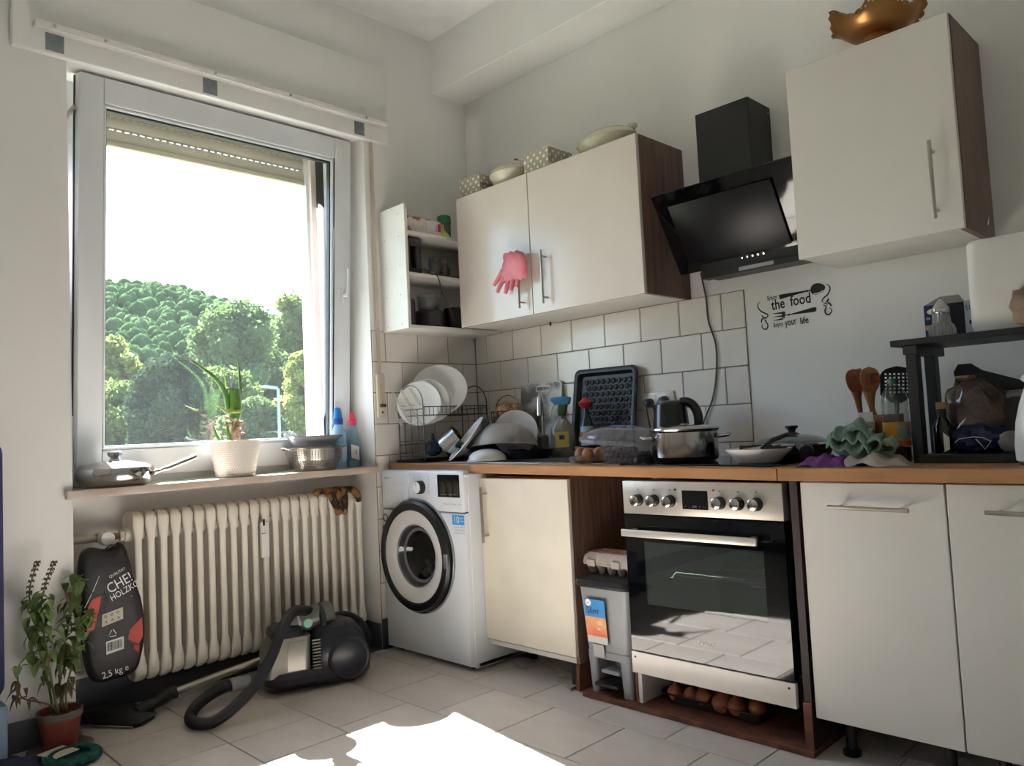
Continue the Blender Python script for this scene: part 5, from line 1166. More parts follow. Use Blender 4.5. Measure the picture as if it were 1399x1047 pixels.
part(fpn, 'handle', MB().tube(spline([(1.945, -.355, wz(1.9) + .045), (1.975, -.40, wz(1.9) + .052), (2.02, -.47, wz(1.9) + .046), (2.035, -.50, wz(1.9) + .040)], 5), [.014] * 5 + [.02] * 6 + [.022] * 5, 10), BLACKPL)

# heap of cloths
def crumple(nm, lab, c, rx, ry, h, m, seed, folds=7, n=56, flat=.35, thick=.004):
    rnd = random.Random(seed); ph = [rnd.uniform(0, 6.28) for _ in range(8)]; fr = [rnd.uniform(.6, 1.4) for _ in range(8)]
    def f(u, v, k=0):
        a = 2 * PI * u; edge = 1 + .12 * math.sin(3 * a + ph[0]) + .10 * math.sin(folds * a + ph[1])
        r = v * edge; x = r * math.cos(a) * rx; y = r * math.sin(a) * ry
        z = h * (1 - v ** 2.2) * (1 + .22 * math.sin(9 * fr[2] * x / rx + ph[2]) + .22 * math.sin(8 * fr[3] * y / ry + ph[3])) + (h * flat) * (.5 + .5 * math.sin(folds * a + ph[4] + 3 * v)) * v * (v < .99 or 1) * (.55 + .45 * math.sin(2 * a + ph[5]))
        return (c[0] + x, c[1] + y, max(c[2] + z + k, c[2] + .0005))
    mb = MB().grid(lambda u, v: f(u, v), n, 16, True)
    return solo(nm, mb, m, lab, 'cloth', smooth=80)
GRN = mat('sage_towelling', '#7f9a86', .95, col2='#6b8673', ns=60, bump=.5, bs=200)
PUR = mat('purple_cloth', '#7a3f82', .9, col2='#66326e', ns=40, bump=.3)
WCH = mat('checked_tea_towel', '#b3a89a', .9, col2='#a0958a', ns=12, bump=.3)
crumple('purple_cloth', 'purple cloth at the bottom of the heap of kitchen cloths', (2.105, -.50, WR), .10, .07, .028, PUR, 3, 9)
crumple('tea_towel', 'white checked tea towel under the green towel', (2.215, -.47, WR), .11, .085, .042, WCH, 5, 8)
gt = thing('green_towel', 'sage green towel crumpled on top of the heap of kitchen cloths', 'cloth', (2.165, -.46, WR + .035))
def drape(front, yf, yb, lift, amp, seed):
    A = spline([PX(a, b, 'y', yf) for a, b in front], 8); n = len(A) - 1; rd = random.Random(seed); ph = rd.uniform(0, 6)
    def f(u, v):
        q = A[min(int(u * n + .5), n)]; w = math.sin(PI * min(v * 1.15, 1)) if v < .87 else math.sin(PI)
        return (q.x - (v * (yb - yf)) * .25 + amp * .4 * math.sin(6 * v + ph), q.y + (yb - yf) * v, max(q.z + lift * math.sin(v * PI * .62) * (1 + .25 * math.sin(13 * u + ph)) + amp * math.sin(17 * u + 4 * v + ph) * v, WR + .012))
    o = part(gt, 'fold', MB().grid(f, n, 12), GRN, smooth=80); md = o.modifiers.new('thickness', 'SOLIDIFY'); md.thickness = .006; return o
drape([(1127, 612), (1133, 606), (1138, 612), (1146, 616), (1155, 613), (1163, 620), (1172, 619), (1178, 609), (1184, 612), (1188, 621)], -.535, -.43, .03, .006, 1)
drape([(1133, 604), (1138, 597), (1146, 601), (1152, 595), (1160, 600), (1166, 606), (1172, 598), (1180, 604), (1188, 610)], -.515, -.40, .028, .007, 2)
drape([(1140, 598), (1150, 594), (1158, 588), (1168, 585), (1178, 588), (1185, 596), (1190, 604)], -.49, -.38, .022, .006, 3)
drape([(1176, 612), (1184, 604), (1194, 599), (1202, 602), (1204, 610), (1199, 617), (1190, 620)], -.52, -.40, .014, .004, 4)
drape([(1196, 614), (1204, 606), (1214, 604), (1222, 609), (1225, 616), (1220, 620), (1208, 620)], -.50, -.40, .012, .004, 5)
part(gt, 'core', MB(T(2.165, -.44, WR + .045)).ball((0, 0, 0), (.065, .04, .035), 24, 14, lambda d: 1 + .12 * math.sin(7 * d.x + 4 * d.z) + .1 * math.sin(9 * d.y)), GRN, smooth=80)

# tin, wooden holder, spoons, spatula
tn = thing('white_tin', 'white printed tub behind the green towel', 'tub', (2.10, -.26, WR)); M = T(2.105, -.26, WR)
part(tn, 'tub', MB(M).lathe([(0, 0), (.042, 0), (.046, .12), (.048, .124), (.045, .126), (.042, .118), (0, .004)], 32), WHITEPL)
for i in range(4): text(tn, 'ZUCKERWATTE' if i == 0 else 'llll ll lllll', .011, T(2.105, -.26, WR + .098 - i * .016) @ R(35, 'Z') @ R(90, 'X') @ T(-.03, 0, .0475), GREYINK, sx=.75)
wh = thing('utensil_holder', 'brown wooden utensil holder behind the oil bottle', 'utensil holder', (2.155, -.17, WR)); M = T(2.158, -.17, WR)
WOOD = mat('utensil_wood', '#8a5a38', .55, col2='#744829', ns=6, nd=6, stretch=(10, 10, 1))
part(wh, 'cup', MB(M).lathe([(0, 0), (.05, 0), (.052, .145), (.047, .145), (.045, .01), (0, .008)], 32), WOOD)
solo('paper_label', MB(T(2.118, -.235, WR) @ R(20, 'Z')).bb(-.022, .022, -.001, .001, .10, .155, .0006, 1), WHITEPL, 'small white card standing in the white tub', 'card')
SPW = mat('spoon_wood_light', '#a06a40', .5, col2='#8f5a34', ns=5, nd=6, stretch=(10, 10, 1)); SPW2 = mat('spoon_wood_red', '#8f4f2c', .5, col2='#7a4023', ns=5, nd=6, stretch=(10, 10, 1))
def slotted(lab, head, foot, m, slots):
    head, foot = V(head), V(foot); y_ = (head - foot).normalized(); x_ = V((.72, .70, 0)); M = frame(head, x_, y_); s = thing('slotted_spoon', lab, 'spoon', tuple(foot), 0, 'wooden spoons in the holder')
    L_ = (head - foot).length; N_ = 28; o = []
    for i in range(N_):
        a = 2 * PI * i / N_; o.append((.031 * math.cos(a), .042 * math.sin(a)))
    inner = []
    rows_ = []
    for i in range(17):
        t = -1 + 2 * i / 16; rows_.append((.031 * math.sqrt(max(1 - t * t, 0)) * (1 + .15 * t), .045 * t))
    mb = MB(M); sl = [(-.011, -.0085), (-.00125, .00125), (.0085, .011)] if slots else []
    # head built of vertical strips around the slots
    for i in range(16):
        (w0, y0), (w1, y1) = rows_[i], rows_[i + 1]; ym = (y0 + y1) / 2
        cuts = [(-1, 1)]
        if slots and -.018 < ym < .02: xs = [None] + [c for ab in sl for c in ab] + [None]; segs = [(xs[k], xs[k + 1]) for k in range(0, len(xs), 2)]
        else: segs = [(None, None)]
        for a, b in segs:
            q = [(-w0 if a is None else a, y0), (w0 if b is None else b, y0), (w1 if b is None else b, y1), (-w1 if a is None else a, y1)]
            mb.add([(x, y, z + 6 * x * x) for z in (-.003, .003) for x, y in q], [(3, 2, 1, 0), (4, 5, 6, 7), (0, 1, 5, 4), (1, 2, 6, 5), (2, 3, 7, 6), (3, 0, 4, 7)])
    part(s, 'spoon_head', mb, m, smooth=20)
    p = [(0, -.036, 0), (0, -.055, 0), (0, -.10, 0), (0, -L_, 0)]; part(s, 'spoon_handle', MB(M @ Matrix.Diagonal((1, 1, .6, 1))).tube(p, [.018, .0125, .0085, .008], 10), m)
slotted('pale slotted wooden spoon in the utensil holder', PX(1188, 520, 'y', -.20), (2.16, -.175, WR + .012), SPW, True)
slotted('reddish slotted wooden spoon in the utensil holder', PX(1168, 522, 'y', -.16), (2.14, -.165, WR + .012), SPW2, True)
p = PX(1172, 505, 'y', -.12); s_ = thing('wooden_stick', 'plain wooden spoon handle between the slotted spoons', 'spoon', (2.15, -.15, WR + .012)); part(s_, 'spoon_handle', MB().tube([(2.15, -.15, WR + .012), p], [.007, .011], 10), SPW)
spt = thing('spatula', 'black perforated plastic spatula standing behind the oil bottle', 'spatula', (2.17, -.13, WR + .012)); c = PX(1225, 523, 'y', -.10); M = frame(c, (.9, .43, -.05), (.15, .05, 1))
mb = MB(M); x0_, y0_, cw, ch = -.0425, -.0405, 85e-3 / 13, 78e-3 / 13
for q in range(13):
    for p_ in range(13):
        if not (p_ % 2 and q % 2): mb.box(x0_ + p_ * cw, x0_ + (p_ + 1) * cw, y0_ + q * ch, y0_ + (q + 1) * ch, -.0015, .0015)
mb.prism([(-.05, -.0405), (-.0425, -.0405), (-.0425, .0375), (-.05, .025)], -.0015, .0015).prism([(.0425, -.0405), (.05, -.0405), (.05, .035), (.0425, .0375)], -.0015, .0015).prism([(-.0425, .0375), (.0425, .0375), (.03, .049), (0, .055), (-.03, .047)], -.0015, .0015).prism([(-.05, -.0405), (-.015, -.067), (.015, -.067), (.05, -.0405)], -.0015, .0015)
part(spt, 'blade', mb, BLACKPL, smooth=0); part(spt, 'spatula_handle', MB().tube([tuple(M @ V((0, -.06, 0))), (2.175, -.15, WR + .02)], .007, 8), BLACKPL)
oil = thing('oil_bottle', 'clear sunflower oil bottle with orange label beside the black rack', 'bottle', (2.243, -.33, WR)); M = T(2.243, -.33, WR + .001); pro = [(0, 0), (.034, 0), (.038, .006), (.038, .125), (.0365, .135), (.038, .15), (.0365, .158), (.038, .17), (.037, .19), (.032, .208), (.02, .225), (.014, .232), (.014, .24)]
part(oil, 'body', MB(M).lathe(pro, 36), clear('bottle_pet', '#dfe3e0', .03, body=.06, bcol='#a8aeac')); part(oil, 'oil', MB(M).lathe([(0, .003), (.033, .003), (.0355, .01), (.0355, .045), (0, .045)], 28), mat('oil_dark', '#4e4432', .15)); part(oil, 'cap', MB(M).lathe([(.016, .236), (.0165, .248), (.015, .252), (0, .253)], 20), mat('dark_green_cap', '#39544a', .4))
lb = part(oil, 'label', MB(M).lathe([(.0386, .048), (.0386, .12)], 36), mat('orange_yellow_label', '#d39a3c', .5)); part(lb, 'label_band', MB(M).lathe([(.039, .048), (.039, .064)], 36), mat('orange_stripe', '#cf6a2c', .5))
pn_ = MB(M @ R(-70, 'Z')); pn_.lathe([(.0391, .067), (.0391, .113)], 12, 1.1); part(lb, 'info_panel', pn_, mat('info_panel', '#9fb3a4', .6, col2='#7d9184', ns=60)); pn_ = MB(M @ R(20, 'Z')); pn_.lathe([(.0391, .072), (.0391, .088)], 6, .35); part(lb, 'seal_mark', pn_, INK)

# ------------------------------------------------------------------ black rack on the right worktop
br = thing('black_rack', 'black wooden counter rack with top board on the right worktop', 'rack', (2.6, -.28, WR))
BW = mat('black_wood', '#19181c', .5, col2='#131216', ns=8)
RT = 1.205
part(br, 'top_board', MB().bb(2.268, 3.0, -.405, -.14, RT - .018, RT, .002, 1), BW); part(br, 'base_board', MB().bb(2.32, 3.0, -.40, -.15, WR, WR + .024, .002, 1), BW)
for y0, y1 in ((-.395, -.355), (-.235, -.195)): part(br, 'post', MB().bb(2.305, 2.335, y0, y1, WR, RT - .018, .002, 1), BW); part(br, 'post', MB().bb(2.95, 2.98, y0, y1, WR, RT - .018, .002, 1), BW)
part(br, 'cross_bar', MB().bb(2.30, 2.34, -.40, -.15, RT - .045, RT - .018, .002, 1), BW)
vb = thing('olive_oil_bottle', 'dark olive oil bottle with cork-coloured cap inside the black rack', 'bottle', (2.36, -.31, WR + .024)); M = T(2.365, -.31, WR + .024); part(vb, 'body', MB(M).lathe([(0, 0), (.024, 0), (.026, .004), (.026, .08), (.011, .105), (.010, .125)], 24), clear('olive_glass', '#5b5a3e', .05, body=.45, bcol='#2e2c1f')); part(vb, 'neck_sleeve', MB(M).lathe([(.0125, .105), (.0125, .13)], 18), BLACKPL); part(vb, 'cap', MB(M).lathe([(.014, .13), (.0145, .15), (0, .151)], 18), mat('cork_cap', '#a8895f', .6))
bb_ = thing('bread_bag', 'dark blue printed bread bag inside the black rack', 'bread', (2.44, -.27, WR + .024))
FILM = clear('bread_film', '#cfc6c2', .12, body=.25, bcol='#8f8078')
wr = lambda d: 1 + .07 * math.sin(11 * d.x + 7 * d.z) + .05 * math.sin(15 * d.y - 9 * d.z)
part(bb_, 'loaf', MB(T(2.44, -.25, WR + .145)).ball((0, 0, 0), (.072, .05, .095), 24, 14), mat('bread_crust', '#5a3a30', .8, col2='#a5877a', ns=16, bump=.5)); part(bb_, 'film', MB(T(2.44, -.255, WR + .14)).ball((0, 0, 0), (.085, .06, .105), 32, 18, wr), FILM)
bl = part(bb_, 'printed_film', MB(T(2.445, -.265, WR + .066)).ball((0, 0, 0), (.086, .066, .05), 32, 16, wr), mat('navy_film', '#1e2a4a', .25, col2='#2d3a5e', ns=14, bump=.4, bs=20))
ol = MB().tube([PX(x, y, 'y', -.335) for x, y in ((1305, 605), (1310, 600), (1330, 597), (1342, 598), (1354, 603), (1346, 614), (1333, 600))], .0012, 5); part(bl, 'print_outline', ol, WHITEINK)
part(bl, 'print_scribble', MB().tube([PX(x, y, 'y', -.333) for x, y in ((1308, 586), (1312, 578), (1310, 584), (1316, 574), (1314, 580), (1319, 572))], .0011, 5), WHITEINK)
part(bb_, 'paper_label', MB().loft([[PX(x, y, 'y', d) for x, y in ((1287, 590), (1297, 598), (1298, 614), (1288, 619))] for d in (-.335, -.333)]), WHITEPL); part(bb_, 'clip', MB(T(2.425, -.25, WR + .235)).bb(-.03, .02, -.012, .012, 0, .014, .003), mat('wood_clip', '#a8895f', .6))
solo('bread_board', MB(frame((2.40, -.20, WR + .024), (1, .05, 0), (0, .03, 1))).prism([(-.03, 0), (.18, 0), (.18, .19), (.05, .24), (.022, .262), (-.012, .262), (-.025, .24), (-.02, .2), (-.03, .15)], -.006, .006), BLACKMT, 'black board with rounded handle leaning behind the bread bag', 'board')
solo('dark_board', MB(frame((2.51, -.255, WR + .024), (1, .12, 0), (0, .04, 1))).prism([(p[0], p[1]) for p in rrect(0, .14, 0, .155, .03, 0)], -.006, .006), mat('charcoal_board', '#2b2a2c', .5), 'dark charcoal board with rounded corners beside the bread bag', 'board')
solo('foil_roll', MB().cyl((2.478, -.22, WR + .182), (2.72, -.22, WR + .186), .016, n=20), mat('silver_foil', '#a09da0', .3, .5), 'silver foil roll lying on the boards inside the black rack', 'roll')
solo('garlic_bag', MB(T(2.535, -.31, WR + .024 + .03)).ball((0, 0, 0), (.03, .03, .03), 16, 10, wr), mat('pale_garlic', '#a59a94', .6, col2='#8a7f7a', ns=20), 'small pale crumpled bag beside the white jug', 'bag')
jg = thing('white_jug', 'white plastic jug at the open end of the right worktop', 'jug', (2.64, -.45, WR)); M = T(2.642, -.45, WR); part(jg, 'body', MB(M).lathe([(0, .008), (.06, .008), (.065, .012), (.066, .05), (.060, .11), (.048, .16), (.034, .20), (.031, .215), (0, .216)], 36), WHITEPL); part(jg, 'base', MB(M).lathe([(0, 0), (.058, 0), (.06, .009)], 28), mat('brown_base', '#5b4338', .5)); part(jg, 'lid', MB(M).lathe([(.036, .214), (.042, .222), (.034, .232), (0, .234)], 28), WHITEPL); part(jg, 'handle', MB(M).tube(spline([(.04, 0, .19), (.08, 0, .18), (.09, 0, .12), (.06, 0, .06)], 6), .009, 8), WHITEPL)
# on top of the rack
bx = thing('blue_carton', 'dark blue printed carton on top of the black rack', 'box', (2.40, -.26, RT)); part(bx, 'carton', MB(T(2.380, -.245, RT) @ R(8, 'Z')).bb(-.055, .055, -.025, .025, 0, .105, .001, 1), mat('navy_carton', '#23275a', .5)); part(bx, 'carton_panel', MB(T(2.380, -.245, RT) @ R(8, 'Z')).box(.005, .055, -.0258, -.0248, .001, .104), mat('near_black_card', '#16161f', .5))
part(bx, 'open_flap', MB(T(2.380, -.245, RT) @ R(8, 'Z')).loft([[(-.055, -.025, .105), (.055, -.025, .105), (.055, -.024, .105), (-.055, -.024, .105)], [(-.01, -.02, .128), (.04, -.02, .128), (.04, -.019, .128), (-.01, -.019, .128)]]), mat('grey_card', '#8f8a86', .7)); part(bx, 'print_mark', MB(T(2.380, -.245, RT) @ R(8, 'Z')).ball((-.03, -.026, .085), (.017, .001, .009), 14, 6), WHITEINK)
text(bx, 'lllll', .010, T(2.380, -.245, RT) @ R(8, 'Z') @ T(-.05, -.0262, .062) @ R(90, 'X'), WHITEINK); part(bx, 'print_mark', MB(T(2.380, -.245, RT) @ R(8, 'Z')).box(-.054, -.035, -.0262, -.025, .03, .045), mat('pale_orange_print', '#c9a070', .5))
ss = thing('sugar_shaker', 'fluted glass sugar shaker with steel band in front of the blue carton', 'shaker', (2.40, -.33, RT)); M = T(2.392, -.335, RT + .0005)
def flute(prof, n=48):
    mb = MB(M); vs = []; fs = []
    for r, z in prof: vs += [(r * (1 + .03 * math.cos(24 * 2 * PI * i / n + 0)) * math.cos(2 * PI * i / n), r * (1 + .03 * math.cos(24 * 2 * PI * i / n)) * math.sin(2 * PI * i / n), z) for i in range(n)]
    for j in range(len(prof) - 1):
        for i in range(n): fs.append((j * n + i, j * n + (i + 1) % n, (j + 1) * n + (i + 1) % n, (j + 1) * n + i))
    return mb.add(vs, fs)
part(ss, 'glass', flute([(.033, 0), (.035, .006), (.036, .02), (.031, .034), (.024, .042), (.0225, .07)]), clear('fluted_glass', '#e6e6e4', .04, body=.3, bcol='#dddbd8'), smooth=25); part(ss, 'steel_band', MB(M).lathe([(.0235, .07), (.025, .073), (.025, .082), (.023, .084)], 28), STEELV); part(ss, 'plastic_cone', MB(M).lathe([(.023, .084), (.019, .09), (.006, .108), (.003, .112), (0, .112)], 24), mat('cloudy_plastic', '#b9b6b0', .3))
sc2 = carton('salt_carton', 'pale blue and white carton beside the blue carton on the rack', 2.440, 2.478, -.285, -.245, RT, RT + .105, mat('pale_blue_card', '#b4bcc6', .6)); text(sc2, 'SUS', .022, FY(2.442, -.2856, RT + .075), mat('navy_text', '#1d3557', .5)); part(sc2, 'print_mark', MB(FY(2.458, -.286, RT + .04)).lathe([(0, 0), (.007, 0), (.007, .0005), (0, .0005)], 14), INK)
tw = solo('kitchen_roll', MB(T(2.568, -.30, RT)).loft([[(x, y, 0) for x, y, _ in rrect(-.09, .10, -.07, .08, .03, 0)], [(x, y, .02) for x, y, _ in rrect(-.095, .12, -.075, .085, .03, 0)], [(x, y, .25) for x, y, _ in rrect(-.093, .12, -.075, .085, .03, 0)], [(x, y, .258) for x, y, _ in rrect(-.088, .112, -.07, .078, .03, 0)]]), mat('white_soft_paper', '#dcd9d4', .8, bump=.1, bs=30), 'tall white packet of kitchen paper on the black rack', 'kitchen paper')
pb = solo('paper_bag', MB(T(2.625, -.40 + .01, RT + .055)).ball((0, 0, 0), (.045, .03, .055), 18, 12, lambda d: 1 + .2 * math.sin(6 * d.x + 4 * d.z) * math.cos(5 * d.z)), mat('brown_paper', '#7a6658', .85, col2='#a08872', ns=10, bump=.4), 'crumpled brown paper bag in front of the white kitchen paper', 'bag')

# ------------------------------------------------------------------ wall sticker
wsk = thing('wall_sticker', 'black wall sticker with spoon, fork and the words enjoy the food', 'sticker', (1.80, -.001, 1.335))
def WP(px, py): return PX(px, py, 'y', -.0012)
def wline(pts, r=.0022, m=INK, nm='flourish'):
    p = spline([WP(1020 + a / 9.993, 370 + b / 9.993) for a, b in pts], 5); n = len(p)
    mb = MB(); L_, R_ = [], []
    for i in range(n):
        t = (p[min(i + 1, n - 1)] - p[max(i - 1, 0)]).normalized(); nn = V((t.z, 0, -t.x)); k = r * (.35 + .65 * math.sin(PI * (i + .5) / n)); L_.append(p[i] + nn * k); R_.append(p[i] - nn * k)
    mb.add([(q.x, -.0012, q.z) for q in L_ + R_], [(i, i + 1, n + i + 1, n + i) for i in range(n - 1)]); return part(wsk, nm, mb, m, smooth=0)
def wpoly(pts, nm, sm=5, m=INK, d=-.0012):
    P_ = spline([WP(1020 + a / 9.993, 370 + b / 9.993) for a, b in pts], sm, True) if sm else [WP(1020 + a / 9.993, 370 + b / 9.993) for a, b in pts]
    return part(wsk, nm, MB().add([(q.x, d, q.z) for q in P_], [tuple(range(len(P_)))]), m, smooth=0)
wline([(185, 425), (155, 460), (165, 520), (215, 565), (280, 595), (290, 620), (260, 650), (225, 640)], .0026); wline([(205, 605), (225, 635), (265, 640)], .0022); wline([(200, 715), (210, 665), (235, 650)], .003); wline([(240, 660), (265, 700), (290, 740), (280, 790), (245, 800), (208, 765), (225, 725)], .0026); wline([(265, 665), (265, 700), (290, 735)], .002)
wline([(1085, 185), (1125, 205), (1138, 250), (1110, 320), (1050, 375), (1030, 410), (1045, 435)], .0026); wline([(1120, 375), (1105, 410), (1080, 428)], .003); wline([(1100, 430), (1140, 455), (1160, 490)], .003); wline([(1045, 470), (1075, 475), (1085, 500), (1070, 545), (1085, 590), (1125, 600), (1160, 560), (1160, 525), (1125, 505)], .0026); wline([(1055, 445), (1080, 445), (1110, 460)], .002)
wpoly([(870, 255), (900, 195), (960, 170), (1030, 180), (1070, 215), (1065, 255), (1020, 305), (940, 328), (885, 305)], 'spoon'); wpoly([(445, 345), (465, 325), (800, 272), (815, 258), (830, 268), (870, 262), (880, 275), (835, 288), (820, 300), (805, 290), (480, 385), (455, 388)], 'spoon', 2); wline([(915, 312), (960, 312), (1010, 298), (1045, 265)], .003, mat('sticker_gap', '#d8d4ca', .8), 'spoon_shine').location.y -= .0006
wpoly([(335, 590), (490, 560), (515, 555), (530, 575), (525, 600), (565, 598), (580, 580), (595, 592), (900, 502), (940, 498), (958, 520), (945, 555), (910, 565), (590, 605), (578, 620), (562, 610), (525, 615), (520, 650), (500, 672), (470, 675), (345, 685), (480, 648), (490, 630), (335, 637), (480, 610), (485, 590)], 'fork', 0); wline([(490, 668), (505, 655), (512, 640)], .002, MATS['sticker_gap'], 'fork_shine').location.y -= .0006
def wtext(s, px, py, px2, py2, size, sx=1):
    a, b = WP(1020 + px / 9.993, 370 + py / 9.993), WP(1020 + px2 / 9.993, 370 + py2 / 9.993); d = (b - a).normalized(); M = frame(a, d, V((0, 0, 1)))
    t = text(wsk, s, size, M, INK, bold=size * .016); w = max(v.co.x for v in t.data.vertices) - min(v.co.x for v in t.data.vertices); L_ = (b - a).length
    return t, w, L_
def wfit(s, px, py, px2, py2, size):
    t, w, L_ = wtext(s, px, py, px2, py2, size); bpy.data.objects.remove(t)
    a, b = WP(1020 + px / 9.993, 370 + py / 9.993), WP(1020 + px2 / 9.993, 370 + py2 / 9.993)
    text(wsk, s, size, frame(a, (b - a).normalized(), V((0, 0, 1))), INK, sx=L_ / w, bold=size * .016)
wfit('Enjoy', 285, 408, 415, 378, .024); wfit('the', 345, 540, 530, 500, .056); wfit('food', 600, 483, 882, 432, .056); wfit('Enjoy', 370, 775, 497, 745, .024); wfit('your', 530, 757, 690, 722, .038); wfit('life', 733, 732, 848, 708, .036)
# ------------------------------------------------------------------ vacuum cleaner
VM = T(.165, -1.13, 0) @ R(72.8, 'Z')
vac = thing('vacuum_cleaner', 'black cylinder vacuum cleaner with silver dust container and coiled hose', 'vacuum cleaner', (.165, -1.13, 0), 72.8)
VB = mat('navy_black_plastic', '#20222e', .3, col2='#15161d', ns=4); SILVC = mat('silver_container', '#7e7a70', .3, .3); RUB = mat('hose_rubber', '#1a1b22', .38)
def vring(x0, x1, y0, y1, r, z): return rrect(x0, x1, y0, y1, r, z, 6)
part(vac, 'chassis', MB(VM).loft([vring(-.20, .20, -.11, .11, .06, .018), vring(-.215, .215, -.13, .13, .07, .04), vring(-.215, .215, -.132, .132, .07, .065), vring(-.19, .205, -.12, .12, .06, .085)]), VB)
part(vac, 'motor_body', MB(VM).loft([vring(-.03, .205, -.122, .122, .06, .08), vring(-.035, .208, -.125, .125, .07, .13), vring(-.03, .195, -.115, .115, .07, .19), vring(-.01, .165, -.09, .09, .06, .23), vring(.02, .13, -.05, .05, .04, .245)]), VB)
ct = part(vac, 'dust_container', MB(VM).loft([vring(-.212, -.035, -.112, .112, .02, .07), vring(-.20, -.035, -.11, .11, .02, .14), vring(-.165, -.03, -.10, .10, .02, .215)]), SILVC)
part(ct, 'container_window', MB(VM).loft([[(-.13, -.1135, .09), (-.06, -.1135, .09), (-.06, -.1155, .09), (-.13, -.1155, .09)], [(-.12, -.104, .20), (-.055, -.104, .20), (-.055, -.1065, .20), (-.12, -.1065, .20)]]), mat('container_pane', '#7e7a70', .15, .3))
mb = MB(VM)
for i in range(10): mb.bb(-.032, .002, -.128 + .0012 * i, -.112, .085 + .012 * i, .091 + .012 * i, .001, 1)
part(vac, 'vent_grille', mb, mat('vent_grey', '#6f6c66', .4))
WH = FY(0, 0, 0)
part(vac, 'wheel', MB(VM @ T(.115, -.122, .105) @ R(90, 'X')).lathe([(.085, -.01), (.088, .004), (.078, .012), (.072, .010), (.06, .014), (0, .016)], 36), VB)
part(vac, 'wheel', MB(VM @ T(.115, .122, .105) @ R(-90, 'X')).lathe([(.085, -.01), (.088, .004), (.078, .012), (0, .014)], 36), VB)
part(vac, 'caster', MB(VM @ T(-.14, 0, .018) @ R(90, 'X')).lathe([(0, -.012), (.018, -.012), (.018, .012), (0, .012)], 16), BLACKPL)
cy = part(vac, 'cyclone_top', MB(VM @ T(-.10, 0, .25) @ R(83, 'Y')).lathe([(0, -.02), (.04, -.015), (.046, .0), (.05, .08), (.05, .16), (.042, .185), (0, .19)], 28), mat('olive_grey', '#5a5a54', .35, .2))
part(cy, 'green_button', MB(VM @ T(-.03, -.046, .252) @ R(90, 'X')).lathe([(0, .006), (.018, .005), (.02, 0), (.02, -.006)], 24), mat('mint_green', '#76b394', .4))
part(cy, 'ring_band', MB(VM @ T(-.10, 0, .25) @ R(83, 'Y')).lathe([(.049, .03), (.0525, .033), (.0525, .04), (.05, .043)], 28), GREYPL)
part(vac, 'carry_handle', MB(VM).tube(spline([(-.15, 0, .21), (-.145, 0, .27), (-.09, 0, .328), (.02, 0, .335), (.075, 0, .29), (.09, 0, .24)], 6), [.016] * 40, 10) if 0 else MB(VM).tube(spline([(.03, -.056, .22), (.03, -.05, .27), (.03, 0, .305), (.03, .05, .27), (.03, .056, .22)], 6), .014, 10), VB)
part(vac, 'top_cover', MB(VM).loft([vring(-.18, -.06, -.09, .09, .03, .213), vring(-.175, -.05, -.085, .085, .03, .235), vring(-.15, -.06, -.06, .06, .03, .25)]), VB)
def hosep(pts):
    o = []
    for px, py, x in pts:
        p = PX(px, py, 'x', x); o.append(V((p.x, p.y, max(p.z, .024))))
    return o
h1 = spline(hosep([(448, 842, .12), (425, 836, .17), (402, 836, .23), (386, 858, .27), (372, 895, .30), (352, 932, .33), (322, 965, .35), (293, 986, .35), (270, 992, .31), (260, 982, .24), (268, 965, .17), (292, 947, .11), (318, 936, .10), (342, 930, .12)]), 22)
hs = part(vac, 'hose', MB().tube(h1, [.0195 + .0022 * (i % 2) for i in range(len(h1))], 12), RUB, smooth=80)
part(hs, 'hose_collar', MB().tube(h1[-26:], .026, 12), GREYPL)
h2 = spline(hosep([(450, 848, .08), (470, 843, .05), (489, 851, .02), (500, 868, .0), (499, 884, .02), (485, 894, .07), (474, 896, .12)]), 16)
part(vac, 'hose', MB().tube(h2, [.0245 + .002 * (i % 2) for i in range(len(h2))], 12), RUB, smooth=80)
ft = thing('vacuum_floor_tool', 'black vacuum floor nozzle on its silver tube under the radiator', 'vacuum nozzle', (-.02, -1.85, 0))
NM = T(-.03, -1.842, 0) @ R(32, 'Z')
part(ft, 'nozzle', MB(NM).loft([vring(-.14, .14, -.055, .06, .03, .004), vring(-.145, .145, -.06, .065, .03, .018), vring(-.125, .125, -.05, .06, .03, .036), vring(-.07, .07, -.02, .055, .02, .05)]), BLACKPL)
part(ft, 'steel_edge', MB(NM).bb(-.13, .13, -.062, -.056, .006, .012, .002, 1), STEELV)
t0 = V((-.02, -1.655, .05)); t1 = V((.035, -1.30, .105))
part(ft, 'swivel_joint', MB().tube(spline([V((.05, -1.79, .035)), V((.03, -1.73, .045)), t0], 6), [.022, .022, .024, .026, .028, .026, .022, .022, .024, .026, .028, .028, .026], 12), BLACKPL)
part(ft, 'tube', MB().cyl(t0, t1, .0155, n=16), mat('tube_steel', '#b6afa4', .25, .9))
part(ft, 'tube_cuff', MB().cyl(t0 - (t1 - t0).normalized() * .04, t0 + (t1 - t0).normalized() * .035, .024, n=14), BLACKPL)

